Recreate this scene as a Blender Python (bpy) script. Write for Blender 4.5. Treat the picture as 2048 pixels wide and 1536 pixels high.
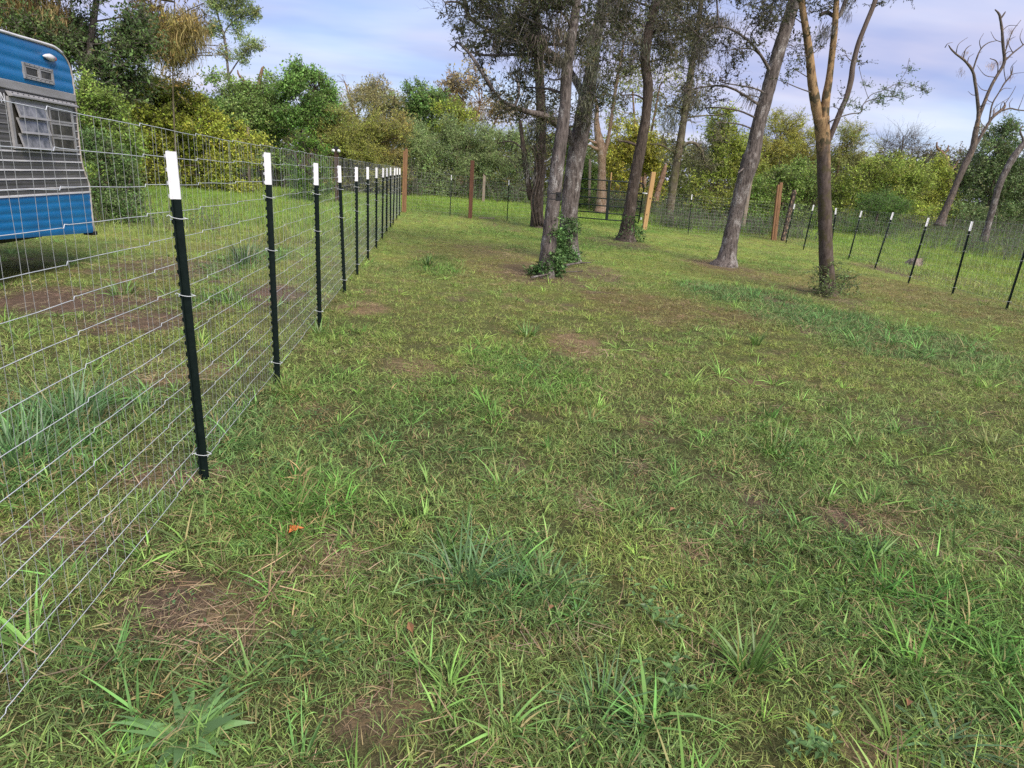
import bpy, math, random
import numpy as np
from mathutils import Vector, Matrix, Euler

for o in list(bpy.data.objects):
    bpy.data.objects.remove(o)
SC = bpy.context.scene
COL = SC.collection
random.seed(7)
RNG = np.random.default_rng(11)

# ------------------------------------------------------------------ camera, sky, sun, exposure
FPX = 1350.0                                   # focal length in pixels of the 2048 px wide photograph
EYE = 1.5
PITCH, ROLL, YAW = math.radians(17.0), math.radians(3.4), math.radians(7.54)
CF = np.array([math.sin(YAW) * math.cos(PITCH), math.cos(YAW) * math.cos(PITCH), -math.sin(PITCH)])
_r0 = np.array([math.cos(YAW), -math.sin(YAW), 0.0])
_u0 = np.cross(_r0, CF)
CR = _r0 * math.cos(ROLL) + _u0 * math.sin(ROLL)
CU = -_r0 * math.sin(ROLL) + _u0 * math.cos(ROLL)
cam_data = bpy.data.cameras.new("camera")
cam_data.sensor_width = 36.0
cam_data.lens = FPX / 2048.0 * 36.0
cam_data.clip_start = 0.05
cam_data.clip_end = 2000.0
cam = bpy.data.objects.new("camera", cam_data)
COL.objects.link(cam)
_m = Matrix.Identity(4)
for i in range(3):
    _m[i][0], _m[i][1], _m[i][2] = CR[i], CU[i], -CF[i]
_m[0][3], _m[1][3], _m[2][3] = 0.0, 0.0, EYE
cam.matrix_world = _m
SC.camera = cam

SUN_EL, SUN_AZ = math.radians(46.0), math.radians(152.0)
world = bpy.data.worlds.new("World")
SC.world = world
world.use_nodes = True


def build_world():
    nt = world.node_tree
    nt.nodes.clear()
    N, L = nt.nodes.new, nt.links.new
    out = N("ShaderNodeOutputWorld")
    bg = N("ShaderNodeBackground")
    bg.inputs["Strength"].default_value = 0.08
    sky = N("ShaderNodeTexSky")
    sky.sky_type = 'NISHITA'
    sky.sun_disc = False
    sky.sun_elevation = SUN_EL
    sky.sun_rotation = SUN_AZ
    sky.air_density = 1.0
    sky.dust_density = 0.6
    sky.ozone_density = 1.5
    tc = N("ShaderNodeTexCoord")
    sep = N("ShaderNodeSeparateXYZ")
    L(tc.outputs["Generated"], sep.inputs[0])
    zz = N("ShaderNodeMath"); zz.operation = 'ADD'; zz.inputs[1].default_value = 0.16
    L(sep.outputs["Z"], zz.inputs[0])
    zc = N("ShaderNodeMath"); zc.operation = 'MAXIMUM'; zc.inputs[1].default_value = 0.08
    L(zz.outputs[0], zc.inputs[0])
    dx = N("ShaderNodeMath"); dx.operation = 'DIVIDE'
    dy = N("ShaderNodeMath"); dy.operation = 'DIVIDE'
    L(sep.outputs["X"], dx.inputs[0]); L(zc.outputs[0], dx.inputs[1])
    L(sep.outputs["Y"], dy.inputs[0]); L(zc.outputs[0], dy.inputs[1])
    comb = N("ShaderNodeCombineXYZ")
    L(dx.outputs[0], comb.inputs[0]); L(dy.outputs[0], comb.inputs[1])
    mp = N("ShaderNodeMapping")
    mp.inputs["Location"].default_value = (1.7, 0.6, 0.0)
    mp.inputs["Rotation"].default_value = (0, 0, 0.25)
    mp.inputs["Scale"].default_value = (0.55, 1.0, 1.0)
    L(comb.outputs[0], mp.inputs["Vector"])
    n1 = N("ShaderNodeTexNoise"); n1.inputs["Scale"].default_value = 0.9
    n1.inputs["Detail"].default_value = 5.0; n1.inputs["Roughness"].default_value = 0.5
    n1.inputs["Distortion"].default_value = 0.4
    L(mp.outputs[0], n1.inputs["Vector"])
    cov = N("ShaderNodeMapRange"); cov.interpolation_type = 'SMOOTHSTEP'
    cov.inputs["From Min"].default_value = 0.34; cov.inputs["From Max"].default_value = 0.62
    L(n1.outputs["Fac"], cov.inputs["Value"])
    covm = N("ShaderNodeMath"); covm.operation = 'MULTIPLY_ADD'
    covm.inputs[1].default_value = 0.25; covm.inputs[2].default_value = 0.70
    L(cov.outputs[0], covm.inputs[0])
    n2 = N("ShaderNodeTexNoise"); n2.inputs["Scale"].default_value = 1.9
    n2.inputs["Detail"].default_value = 4.0
    L(mp.outputs[0], n2.inputs["Vector"])
    ccol = N("ShaderNodeValToRGB")
    ccol.color_ramp.elements[0].position = 0.32
    ccol.color_ramp.elements[0].color = (0.44, 0.53, 0.92, 1)
    ccol.color_ramp.elements[1].position = 0.66
    ccol.color_ramp.elements[1].color = (0.80, 0.77, 1.0, 1)
    L(n2.outputs["Fac"], ccol.inputs[0])
    cs = N("ShaderNodeVectorMath"); cs.operation = 'SCALE'; cs.inputs["Scale"].default_value = 3.3
    L(ccol.outputs["Color"], cs.inputs[0])
    mix = N("ShaderNodeMix"); mix.data_type = 'RGBA'
    L(covm.outputs[0], mix.inputs["Factor"])
    L(sky.outputs["Color"], mix.inputs["A"])
    L(cs.outputs["Vector"], mix.inputs["B"])
    L(mix.outputs["Result"], bg.inputs["Color"])
    L(bg.outputs[0], out.inputs["Surface"])


build_world()
sun_data = bpy.data.lights.new("sun", 'SUN')
sun_data.energy = 1.5
sun_data.angle = math.radians(32.0)
sun_data.color = (1.0, 0.92, 0.80)
sun = bpy.data.objects.new("sun", sun_data)
COL.objects.link(sun)
_s = Vector((math.sin(SUN_AZ) * math.cos(SUN_EL), math.cos(SUN_AZ) * math.cos(SUN_EL), math.sin(SUN_EL)))
sun.rotation_euler = _s.to_track_quat('Z', 'Y').to_euler()
sun.location = _s * 60
vs = SC.view_settings
vs.view_transform = 'Standard'
vs.look = 'None'
vs.gamma = 1.0
vs.use_curve_mapping = False
vs.exposure = 1.75
SC.cycles.max_bounces = 6
SC.cycles.diffuse_bounces = 3
SC.cycles.glossy_bounces = 2
SC.cycles.transmission_bounces = 4
SC.cycles.use_denoising = False


# ------------------------------------------------------------------ numeric helpers
def sstep(a, b, x):
    t = np.clip((np.asarray(x, float) - a) / (b - a), 0, 1)
    return t * t * (3 - 2 * t)


def _hash(ix, iy, iz, seed):
    n = (ix.astype(np.int64) * 374761393 + iy.astype(np.int64) * 668265263 + iz.astype(np.int64) * 2147483647 + seed * 1274126177) & 0xFFFFFFFF
    n = ((n ^ (n >> 13)) * 1274126177) & 0xFFFFFFFF
    n = (n ^ (n >> 16)) & 0xFFFFFF
    return n / float(0xFFFFFF)


def noise3(p, seed=0):
    p = np.asarray(p, float)
    i = np.floor(p)
    f = p - i
    f = f * f * (3 - 2 * f)
    i = i.astype(np.int64)
    r = 0
    for dx in (0, 1):
        for dy in (0, 1):
            for dz in (0, 1):
                w = (f[:, 0] if dx else 1 - f[:, 0]) * (f[:, 1] if dy else 1 - f[:, 1]) * (f[:, 2] if dz else 1 - f[:, 2])
                r = r + w * _hash(i[:, 0] + dx, i[:, 1] + dy, i[:, 2] + dz, seed)
    return r


def fbm2(x, y, scale, seed, octaves=3):
    x, y = np.asarray(x, float).ravel(), np.asarray(y, float).ravel()
    r, a, t = 0, 1.0, 0
    for k in range(octaves):
        r = r + a * noise3(np.stack([x * scale * 2 ** k, y * scale * 2 ** k, np.zeros_like(x) + 0.5], 1), seed + k)
        t += a
        a *= 0.55
    return r / t


def height(x, y):
    """The lie of the land: falls a little to the right, rises a little to the woods."""
    sh = np.shape(x)
    x = np.asarray(x, float).ravel()
    y = np.asarray(y, float).ravel()
    h = -0.026 * (np.clip(x, -1.0, 17.0) + 1.0)
    h = h + 0.44 * sstep(25, 42, y) + 0.10 * sstep(0, -24, x) * sstep(24, 42, y)
    h = h + 0.05 * (fbm2(x, y, 0.35, 3) - 0.5) + 0.05 * (fbm2(x, y, 1.6, 9) - 0.5)
    return h.reshape(sh) if sh else float(h[0])


def ray(px, py):
    return CF + CR * (px - 1024.0) / FPX + CU * (768.0 - py) / FPX


def P(px, py, Y):
    """World point that lies at depth Y on the line of sight of a pixel of the photograph."""
    d = ray(px, py)
    return np.array([0, 0, EYE]) + d * (Y / d[1])


def G(px, py):
    """World point of the ground under a pixel of the photograph."""
    d = ray(px, py)
    z = 0.0
    p = None
    for _ in range(40):
        t = (z - EYE) / d[2]
        p = np.array([0, 0, EYE]) + d * t
        z = 0.5 * z + 0.5 * height(p[0], p[1])
    return p


def pxm(w, p):
    """Length in metres of w photograph pixels at the point p."""
    return w / FPX * float((np.asarray(p) - np.array([0, 0, EYE])) @ CF)


# ------------------------------------------------------------------ object helpers
def tag(o, label=None, cat=None, group=None, kind=None):
    if label: o["label"] = label
    if cat: o["category"] = cat
    if group: o["group"] = group
    if kind: o["kind"] = kind
    return o


def empty(name, loc=(0, 0, 0), rz=0.0):
    o = bpy.data.objects.new(name, None)
    COL.objects.link(o)
    o.location = loc
    o.rotation_euler = (0, 0, rz)
    o.empty_display_size = 0.2
    return o


class MB:
    """Collects shapes and links them as one mesh object."""
    def __init__(self):
        self.v, self.f, self.mi = [], [], []

    def add(self, verts, faces, mi=0):
        n = len(self.v)
        self.v.extend([tuple(map(float, p)) for p in verts])
        self.f.extend([tuple(i + n for i in f) for f in faces])
        self.mi.extend([mi] * len(faces))

    def box(self, c, s, rot=None, mi=0):
        q = [(-.5, -.5, -.5), (.5, -.5, -.5), (.5, .5, -.5), (-.5, .5, -.5), (-.5, -.5, .5), (.5, -.5, .5), (.5, .5, .5), (-.5, .5, .5)]
        vs_ = [Vector((a * s[0], b * s[1], d * s[2])) for a, b, d in q]
        if rot is not None:
            e = Euler(rot).to_matrix()
            vs_ = [e @ v for v in vs_]
        self.add([v + Vector(c) for v in vs_], [(3, 2, 1, 0), (4, 5, 6, 7), (0, 1, 5, 4), (1, 2, 6, 5), (2, 3, 7, 6), (3, 0, 4, 7)], mi)

    def tube(self, pts, radii, sides=6, cap=True, mi=0, rough=0.0, seed=0, elong=None):
        pts = np.asarray(pts, float)
        n = len(pts)
        radii = np.broadcast_to(np.asarray(radii, float), (n,))
        tang = np.gradient(pts, axis=0)
        tang /= np.linalg.norm(tang, axis=1)[:, None] + 1e-9
        ref = np.array([0, 0, 1.0]) if abs(tang[0][2]) < 0.9 else np.array([1.0, 0, 0])
        u = np.cross(tang[0], ref); u /= np.linalg.norm(u)
        ang = np.arange(sides) / sides * 2 * math.pi
        rings = []
        for i in range(n):
            u = u - tang[i] * (u @ tang[i]); u /= np.linalg.norm(u) + 1e-9
            w = np.cross(tang[i], u)
            rr = np.full(sides, radii[i])
            ring = pts[i] + (np.cos(ang)[:, None] * u + np.sin(ang)[:, None] * w) * rr[:, None]
            rings.append(ring)
        V = np.concatenate(rings)
        if rough > 0:
            R = np.repeat(radii, sides)
            d = V - np.repeat(pts, sides, axis=0)
            k = 0.5 * noise3(V * np.array([9, 9, 2.5]) / max(0.35, radii.max() * 6) * 1.0, seed) + 0.5 * noise3(V * np.array([28, 28, 9]), seed + 5)
            V = np.repeat(pts, sides, axis=0) + d * (1 + rough * (k - 0.5) * 2)[:, None]
        F = []
        for i in range(n - 1):
            for j in range(sides):
                a, b = i * sides + j, i * sides + (j + 1) % sides
                F.append((a, b, b + sides, a + sides))
        if cap:
            F.append(tuple(range(sides))[::-1])
            F.append(tuple((n - 1) * sides + j for j in range(sides)))
        self.add(V, F, mi)

    def build(self, name, mats, parent=None, smooth=False, loc=None):
        me = bpy.data.meshes.new(name)
        vv = self.v
        if loc is not None:
            vv = [(x - loc[0], y - loc[1], z - loc[2]) for x, y, z in vv]
        me.from_pydata(vv, [], self.f)
        if not isinstance(mats, (list, tuple)):
            mats = [mats]
        for m in mats:
            me.materials.append(m)
        if len(mats) > 1:
            me.polygons.foreach_set("material_index", self.mi)
        if smooth:
            me.polygons.foreach_set("use_smooth", [True] * len(me.polygons))
        me.update()
        o = bpy.data.objects.new(name, me)
        COL.objects.link(o)
        if parent is not None:
            o.parent = parent
        elif loc is not None:
            o.location = loc
        return o


def children(o):
    return [c for c in bpy.data.objects if c.parent == o]


def copy_tree(root):
    c = root.copy()
    COL.objects.link(c)
    for ch in children(root):
        d = ch.copy(); COL.objects.link(d); d.parent = c
        for g in children(ch):
            e = g.copy(); COL.objects.link(e); e.parent = d
    return c


def catmull(pts, per=5):
    pts = np.asarray(pts, float)
    if len(pts) < 3:
        t = np.linspace(0, 1, per + 1)[:, None]
        return pts[0] * (1 - t) + pts[-1] * t
    p = np.vstack([2 * pts[0] - pts[1], pts, 2 * pts[-1] - pts[-2]])
    out = []
    for i in range(1, len(p) - 2):
        for k in range(per):
            t = k / per
            out.append(0.5 * ((2 * p[i]) + (-p[i - 1] + p[i + 1]) * t + (2 * p[i - 1] - 5 * p[i] + 4 * p[i + 1] - p[i + 2]) * t * t + (-p[i - 1] + 3 * p[i] - 3 * p[i + 1] + p[i + 2]) * t ** 3))
    out.append(p[-2])
    return np.array(out)


# ------------------------------------------------------------------ materials
def new_mat(name):
    m = bpy.data.materials.new(name)
    m.use_nodes = True
    nt = m.node_tree
    nt.nodes.clear()
    out = nt.nodes.new("ShaderNodeOutputMaterial")
    return m, nt, out


def noise_node(nt, scale, detail=4, rough=0.6, coord="Object", vscale=(1, 1, 1)):
    tc = nt.nodes.new("ShaderNodeTexCoord")
    mp = nt.nodes.new("ShaderNodeMapping")
    mp.inputs["Scale"].default_value = vscale
    nt.links.new(tc.outputs[coord], mp.inputs["Vector"])
    n = nt.nodes.new("ShaderNodeTexNoise")
    n.inputs["Scale"].default_value = scale
    n.inputs["Detail"].default_value = detail
    n.inputs["Roughness"].default_value = rough
    nt.links.new(mp.outputs[0], n.inputs["Vector"])
    return n


def ramp(nt, src, stops):
    r = nt.nodes.new("ShaderNodeValToRGB")
    e = r.color_ramp.elements
    while len(e) < len(stops):
        e.new(0.5)
    for el, (p, c) in zip(e, stops):
        el.position = p
        el.color = (*c, 1) if len(c) == 3 else c
    nt.links.new(src, r.inputs[0])
    return r


def mixcol(nt, fac, a, b, mode='MIX'):
    m = nt.nodes.new("ShaderNodeMix")
    m.data_type = 'RGBA'
    m.blend_type = mode
    for key, v in (("Factor", fac), ("A", a), ("B", b)):
        if isinstance(v, (int, float)):
            m.inputs[key].default_value = v
        elif isinstance(v, tuple):
            m.inputs[key].default_value = (*v, 1)
        else:
            nt.links.new(v, m.inputs[key])
    return m.outputs["Result"]


def principled(nt, out, rough=0.7, metallic=0.0, spec=0.3):
    b = nt.nodes.new("ShaderNodeBsdfPrincipled")
    b.inputs["Roughness"].default_value = rough
    b.inputs["Metallic"].default_value = metallic
    b.inputs["Specular IOR Level"].default_value = spec
    nt.links.new(b.outputs[0], out.inputs["Surface"])
    return b


def mat_paint(name, c, c2=None, scale=6.0, rough=0.5, metallic=0.0, bump=0.0, vscale=(1, 1, 1), stops=(0.4, 0.7), spec=0.4):
    m, nt, out = new_mat(name)
    b = principled(nt, out, rough, metallic, spec)
    n = noise_node(nt, scale, 6, 0.65, "Object", vscale)
    r = ramp(nt, n.outputs["Fac"], [(stops[0], c), (stops[1], c2 or tuple(x * 0.8 for x in c))])
    nt.links.new(r.outputs[0], b.inputs["Base Color"])
    if bump:
        bp = nt.nodes.new("ShaderNodeBump")
        bp.inputs["Strength"].default_value = bump
        bp.inputs["Distance"].default_value = 0.01
        nt.links.new(n.outputs["Fac"], bp.inputs["Height"])
        nt.links.new(bp.outputs[0], b.inputs["Normal"])
    return m


def mat_bark(name, dark, mid, lichen, lich_amt=0.5, scale=1.0, moss=None):
    m, nt, out = new_mat(name)
    b = principled(nt, out, 0.9, 0, 0.15)
    n1 = noise_node(nt, 26 * scale, 8, 0.7, "Object", (1, 1, 0.22))
    n2 = noise_node(nt, 5.5 * scale, 5, 0.65, "Object", (1, 1, 0.6))
    n3 = noise_node(nt, 60 * scale, 3, 0.6)
    r1 = ramp(nt, n1.outputs["Fac"], [(0.36, dark), (0.62, mid)])
    r2 = ramp(nt, n2.outputs["Fac"], [(lich_amt, (0, 0, 0)), (lich_amt + 0.12, (1, 1, 1))])
    r3 = ramp(nt, n3.outputs["Fac"], [(0.42, (0, 0, 0)), (0.55, (1, 1, 1))])
    mul = nt.nodes.new("ShaderNodeMath"); mul.operation = 'MULTIPLY'
    nt.links.new(r2.outputs[0], mul.inputs[0]); nt.links.new(r3.outputs[0], mul.inputs[1])
    c = mixcol(nt, mul.outputs[0], r1.outputs[0], lichen)
    if moss:
        n4 = noise_node(nt, 2.4 * scale, 4, 0.6)
        r4 = ramp(nt, n4.outputs["Fac"], [(0.5, (0, 0, 0)), (0.64, (1, 1, 1))])
        c = mixcol(nt, r4.outputs[0], c, moss)
    nt.links.new(c, b.inputs["Base Color"])
    bp = nt.nodes.new("ShaderNodeBump")
    bp.inputs["Strength"].default_value = 0.9
    bp.inputs["Distance"].default_value = 0.03
    nt.links.new(n1.outputs["Fac"], bp.inputs["Height"])
    nt.links.new(bp.outputs[0], b.inputs["Normal"])
    return m


def mat_leaf(name, transl=0.3, rough=0.5, dry=(0.30, 0.22, 0.11), spec=0.25, lo=0.55, hi=1.4):
    """Leaf or blade: the tint comes with each scattered piece, the shade with each leaf."""
    m, nt, out = new_mat(name)
    at = nt.nodes.new("ShaderNodeAttribute"); at.attribute_type = 'INSTANCER'; at.attribute_name = "tint"
    lv = nt.nodes.new("ShaderNodeAttribute"); lv.attribute_type = 'GEOMETRY'; lv.attribute_name = "lv"
    sep = nt.nodes.new("ShaderNodeSeparateColor")
    nt.links.new(lv.outputs["Color"], sep.inputs[0])
    mr = nt.nodes.new("ShaderNodeMapRange")
    mr.inputs["To Min"].default_value = lo; mr.inputs["To Max"].default_value = hi
    nt.links.new(sep.outputs[0], mr.inputs["Value"])
    sc = nt.nodes.new("ShaderNodeVectorMath"); sc.operation = 'SCALE'
    nt.links.new(at.outputs["Color"], sc.inputs[0]); nt.links.new(mr.outputs[0], sc.inputs["Scale"])
    c = mixcol(nt, sep.outputs[1], sc.outputs["Vector"], dry)
    b = nt.nodes.new("ShaderNodeBsdfPrincipled")
    b.inputs["Roughness"].default_value = rough
    b.inputs["Specular IOR Level"].default_value = spec
    nt.links.new(c, b.inputs["Base Color"])
    t = nt.nodes.new("ShaderNodeBsdfTranslucent")
    nt.links.new(c, t.inputs["Color"])
    mx = nt.nodes.new("ShaderNodeMixShader"); mx.inputs[0].default_value = transl
    nt.links.new(b.outputs[0], mx.inputs[1]); nt.links.new(t.outputs[0], mx.inputs[2])
    nt.links.new(mx.outputs[0], out.inputs["Surface"])
    return m


M = {}
M["leaf"] = mat_leaf("leaf", 0.32, 0.45)
M["grass"] = mat_leaf("grass_blade", 0.25, 0.55, (0.42, 0.33, 0.16), lo=0.30, hi=1.75)
M["moss"] = mat_leaf("hanging_moss", 0.35, 0.9, (0.3, 0.25, 0.18), spec=0.05)
M["straw"] = mat_leaf("dry_straw", 0.15, 0.8, (0.2, 0.12, 0.07), spec=0.1)
M["twig"] = mat_paint("twig_bark", (0.10, 0.085, 0.07), (0.20, 0.18, 0.16), 18, 0.9)
M["bark_grey"] = mat_bark("grey_bark", (0.040, 0.033, 0.030), (0.190, 0.160, 0.145), (0.40, 0.38, 0.36), 0.52)
M["bark_brown"] = mat_bark("brown_bark", (0.030, 0.024, 0.020), (0.118, 0.090, 0.074), (0.28, 0.25, 0.23), 0.57)
M["bark_smooth"] = mat_bark("smooth_bark", (0.10, 0.075, 0.06), (0.165, 0.13, 0.11), (0.40, 0.38, 0.36), 0.60, 0.6)
M["bark_peeled"] = mat_bark("peeled_bark", (0.24, 0.13, 0.06), (0.40, 0.26, 0.13), (0.13, 0.14, 0.04), 0.56, 0.6)
M["bark_dead"] = mat_bark("dead_wood", (0.10, 0.06, 0.042), (0.33, 0.21, 0.14), (0.44, 0.36, 0.31), 0.56)
M["bark_pale"] = mat_bark("sunlit_orange_wood", (0.16, 0.095, 0.06), (0.42, 0.30, 0.21), (0.50, 0.42, 0.36), 0.54)  # orange of the warm sun is put into the wood colour
M["bark_weather"] = mat_bark("weathered_limb", (0.050, 0.040, 0.036), (0.190, 0.152, 0.132), (0.38, 0.25, 0.15), 0.56)
def mat_fork():
    """Smooth brown bark that peels to orange from the fork upwards."""
    m, nt, out = new_mat("peeling_bark")
    b = principled(nt, out, 0.8, 0, 0.15)
    n1 = noise_node(nt, 20, 6, 0.7, "Object", (1, 1, 0.4))
    n2 = noise_node(nt, 4.5, 5, 0.65, "Object", (1, 1, 0.5))
    n3 = noise_node(nt, 9, 5, 0.6, "Object", (1, 1, 0.7))
    low = ramp(nt, n1.outputs["Fac"], [(0.36, (0.060, 0.044, 0.036)), (0.64, (0.135, 0.105, 0.088))])
    high = ramp(nt, n1.outputs["Fac"], [(0.34, (0.13, 0.08, 0.045)), (0.62, (0.38, 0.255, 0.13))])
    tc = nt.nodes.new("ShaderNodeTexCoord"); sp = nt.nodes.new("ShaderNodeSeparateXYZ")
    nt.links.new(tc.outputs["Object"], sp.inputs[0])
    ma = nt.nodes.new("ShaderNodeMath"); ma.operation = 'MULTIPLY_ADD'; ma.inputs[1].default_value = 2.2
    nt.links.new(n2.outputs["Fac"], ma.inputs[0]); nt.links.new(sp.outputs["Z"], ma.inputs[2])
    mr = nt.nodes.new("ShaderNodeMapRange"); mr.inputs["From Min"].default_value = 3.35; mr.inputs["From Max"].default_value = 3.9
    nt.links.new(ma.outputs[0], mr.inputs["Value"])
    c = mixcol(nt, mr.outputs[0], low.outputs[0], high.outputs[0])
    r3 = ramp(nt, n3.outputs["Fac"], [(0.52, (0, 0, 0)), (0.58, (1, 1, 1))])
    c = mixcol(nt, r3.outputs[0], c, (0.085, 0.07, 0.04))
    nt.links.new(c, b.inputs["Base Color"])
    bp = nt.nodes.new("ShaderNodeBump"); bp.inputs["Strength"].default_value = 0.7; bp.inputs["Distance"].default_value = 0.012
    nt.links.new(n1.outputs["Fac"], bp.inputs["Height"]); nt.links.new(bp.outputs[0], b.inputs["Normal"])
    return m


M["bark_fork"] = mat_fork()
M["bark_mossy"] = mat_bark("mossy_bark", (0.06, 0.05, 0.035), (0.17, 0.14, 0.10), (0.30, 0.27, 0.20), 0.5, 1.0, (0.12, 0.11, 0.05))


# ------------------------------------------------------------------ scattering
LIB = {}


def lib(name, makers):
    """A collection of source meshes for scattering, outside the scene."""
    c = bpy.data.collections.new(name)
    for i, (me, ) in enumerate(makers):
        o = bpy.data.objects.new("%s_%02d" % (name, i), me)
        c.objects.link(o)
    LIB[name] = (c, len(makers))


_GROUPS = {}


def scatter_group(libname):
    if libname in _GROUPS:
        return _GROUPS[libname]
    ng = bpy.data.node_groups.new("scatter_" + libname, 'GeometryNodeTree')
    ng.interface.new_socket("Geometry", in_out='INPUT', socket_type='NodeSocketGeometry')
    ng.interface.new_socket("Geometry", in_out='OUTPUT', socket_type='NodeSocketGeometry')
    N, L = ng.nodes.new, ng.links.new
    gi, go = N("NodeGroupInput"), N("NodeGroupOutput")
    ci = N("GeometryNodeCollectionInfo")
    ci.inputs["Collection"].default_value = LIB[libname][0]
    ci.inputs["Separate Children"].default_value = True
    ci.inputs["Reset Children"].default_value = True
    iop = N("GeometryNodeInstanceOnPoints")
    iop.inputs["Pick Instance"].default_value = True

    def attr(nm, typ):
        a = N("GeometryNodeInputNamedAttribute")
        a.data_type = typ
        a.inputs["Name"].default_value = nm
        return a.outputs[0]
    L(gi.outputs[0], iop.inputs["Points"])
    L(ci.outputs[0], iop.inputs["Instance"])
    L(attr("idx", 'INT'), iop.inputs["Instance Index"])
    L(attr("rot", 'FLOAT_VECTOR'), iop.inputs["Rotation"])
    L(attr("scl", 'FLOAT_VECTOR'), iop.inputs["Scale"])
    L(iop.outputs[0], go.inputs[0])
    _GROUPS[libname] = ng
    return ng


def scatter(name, libname, pos, rot, scl, tint, parent=None, idx=None, origin=None, kind='stuff'):
    pos = np.asarray(pos, float)
    n = len(pos)
    if origin is not None:
        pos = pos - np.asarray(origin)
    me = bpy.data.meshes.new(name)
    me.vertices.add(n)
    me.vertices.foreach_set("co", pos.astype(np.float32).ravel())
    scl = np.asarray(scl, float)
    if scl.ndim == 1:
        scl = np.repeat(scl[:, None], 3, 1)
    if idx is None:
        idx = RNG.integers(0, LIB[libname][1], n)
    a = me.attributes.new("rot", 'FLOAT_VECTOR', 'POINT'); a.data.foreach_set("vector", np.asarray(rot, np.float32).ravel())
    a = me.attributes.new("scl", 'FLOAT_VECTOR', 'POINT'); a.data.foreach_set("vector", scl.astype(np.float32).ravel())
    a = me.attributes.new("idx", 'INT', 'POINT'); a.data.foreach_set("value", np.asarray(idx, np.int32))
    a = me.attributes.new("tint", 'FLOAT_COLOR', 'POINT')
    tint = np.clip(np.asarray(tint, float), 0, 1)
    a.data.foreach_set("color", np.concatenate([tint, np.ones((n, 1))], 1).astype(np.float32).ravel())
    me.update()
    o = bpy.data.objects.new(name, me)
    COL.objects.link(o)
    md = o.modifiers.new("scatter", 'NODES')
    md.node_group = scatter_group(libname)
    if parent is not None:
        o.parent = parent
    elif origin is not None:
        o.location = origin
    if kind:
        o["kind"] = kind
    return o


def mesh_lv(name, V, F, lv, mats, mi=None):
    """Mesh whose faces carry (shade, dryness) in the attribute lv."""
    me = bpy.data.meshes.new(name)
    me.from_pydata([tuple(map(float, v)) for v in V], [], F)
    for m in mats:
        me.materials.append(m)
    if mi is not None:
        me.polygons.foreach_set("material_index", mi)
    a = me.attributes.new("lv", 'FLOAT_COLOR', 'FACE')
    c = np.zeros((len(F), 4), np.float32)
    c[:, :2] = np.asarray(lv, np.float32)
    c[:, 3] = 1
    a.data.foreach_set("color", c.ravel())
    me.update()
    return me


def blade(V, F, LV, base, az, tilt, bend, ln, w, lv, dry, seg=3, roll=0.0):
    """A grass blade: a tapered strip that leans by tilt and bends over."""
    n0 = len(V)
    p = np.array(base, float)
    d = np.array([math.cos(az), math.sin(az), 0])
    side = np.array([-math.sin(az), math.cos(az), 0])
    a = tilt
    tw = roll
    for k in range(seg + 1):
        t = k / seg
        ww = w * (1 - t ** 1.6) * (0.75 + 0.5 * min(1, 3 * t) * (1 - t))
        nrm = np.array([math.cos(az) * math.cos(a), math.sin(az) * math.cos(a), -math.sin(a)])
        sd = side * math.cos(tw) + nrm * math.sin(tw)
        if k < seg:
            V.append(p - sd * ww / 2); V.append(p + sd * ww / 2)
        else:
            V.append(p.copy())
        p = p + (d * math.sin(a) + np.array([0, 0, 1]) * math.cos(a)) * ln / seg
        a += bend / seg
    for k in range(seg - 1):
        b = n0 + 2 * k
        F.append((b, b + 1, b + 3, b + 2)); LV.append((lv, dry))
    b = n0 + 2 * (seg - 1)
    F.append((b, b + 1, b + 2)); LV.append((lv, dry))


def leaf(V, F, LV, p, d, nrm, ln, w, lv, dry=0.0, fold=0.25):
    d = d / np.linalg.norm(d)
    s = np.cross(d, nrm); s /= np.linalg.norm(s) + 1e-9
    nn = np.cross(s, d)
    n0 = len(V)
    V.extend([p, p + d * ln * 0.45 + s * w / 2 + nn * w * fold, p + d * ln - nn * ln * 0.12, p + d * ln * 0.45 - s * w / 2 + nn * w * fold, p + d * ln * 0.5])
    F.extend([(n0, n0 + 1, n0 + 4), (n0 + 1, n0 + 2, n0 + 4), (n0, n0 + 4, n0 + 3), (n0 + 4, n0 + 2, n0 + 3)])
    LV.extend([(lv, dry)] * 4)


def leaf2(V, F, LV, p, d, nrm, ln, w, lv, dry=0.0):
    d = d / np.linalg.norm(d)
    s = np.cross(d, nrm); s /= np.linalg.norm(s) + 1e-9
    n0 = len(V)
    V.extend([p, p + d * ln * 0.5 + s * w / 2, p + d * ln, p + d * ln * 0.5 - s * w / 2])
    F.append((n0, n0 + 1, n0 + 2, n0 + 3))
    LV.append((lv, dry))


def rvec(r):
    v = np.array([r.gauss(0, 1), r.gauss(0, 1), r.gauss(0, 1)])
    return v / np.linalg.norm(v)


def stick(V, F, LV, MI, a, b, r0, r1):
    a, b = np.array(a, float), np.array(b, float)
    d = b - a
    s = np.cross(d, [0.3, 0.2, 1.0]); s /= np.linalg.norm(s) + 1e-9
    u = np.cross(d, s); u /= np.linalg.norm(u) + 1e-9
    n0 = len(V)
    for p, r in ((a, r0), (b, r1)):
        for k in range(3):
            t = k * 2.094
            V.append(p + (s * math.cos(t) + u * math.sin(t)) * r)
    for k in range(3):
        F.append((n0 + k, n0 + (k + 1) % 3, n0 + 3 + (k + 1) % 3, n0 + 3 + k)); LV.append((0.5, 0)); MI.append(1)


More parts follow.
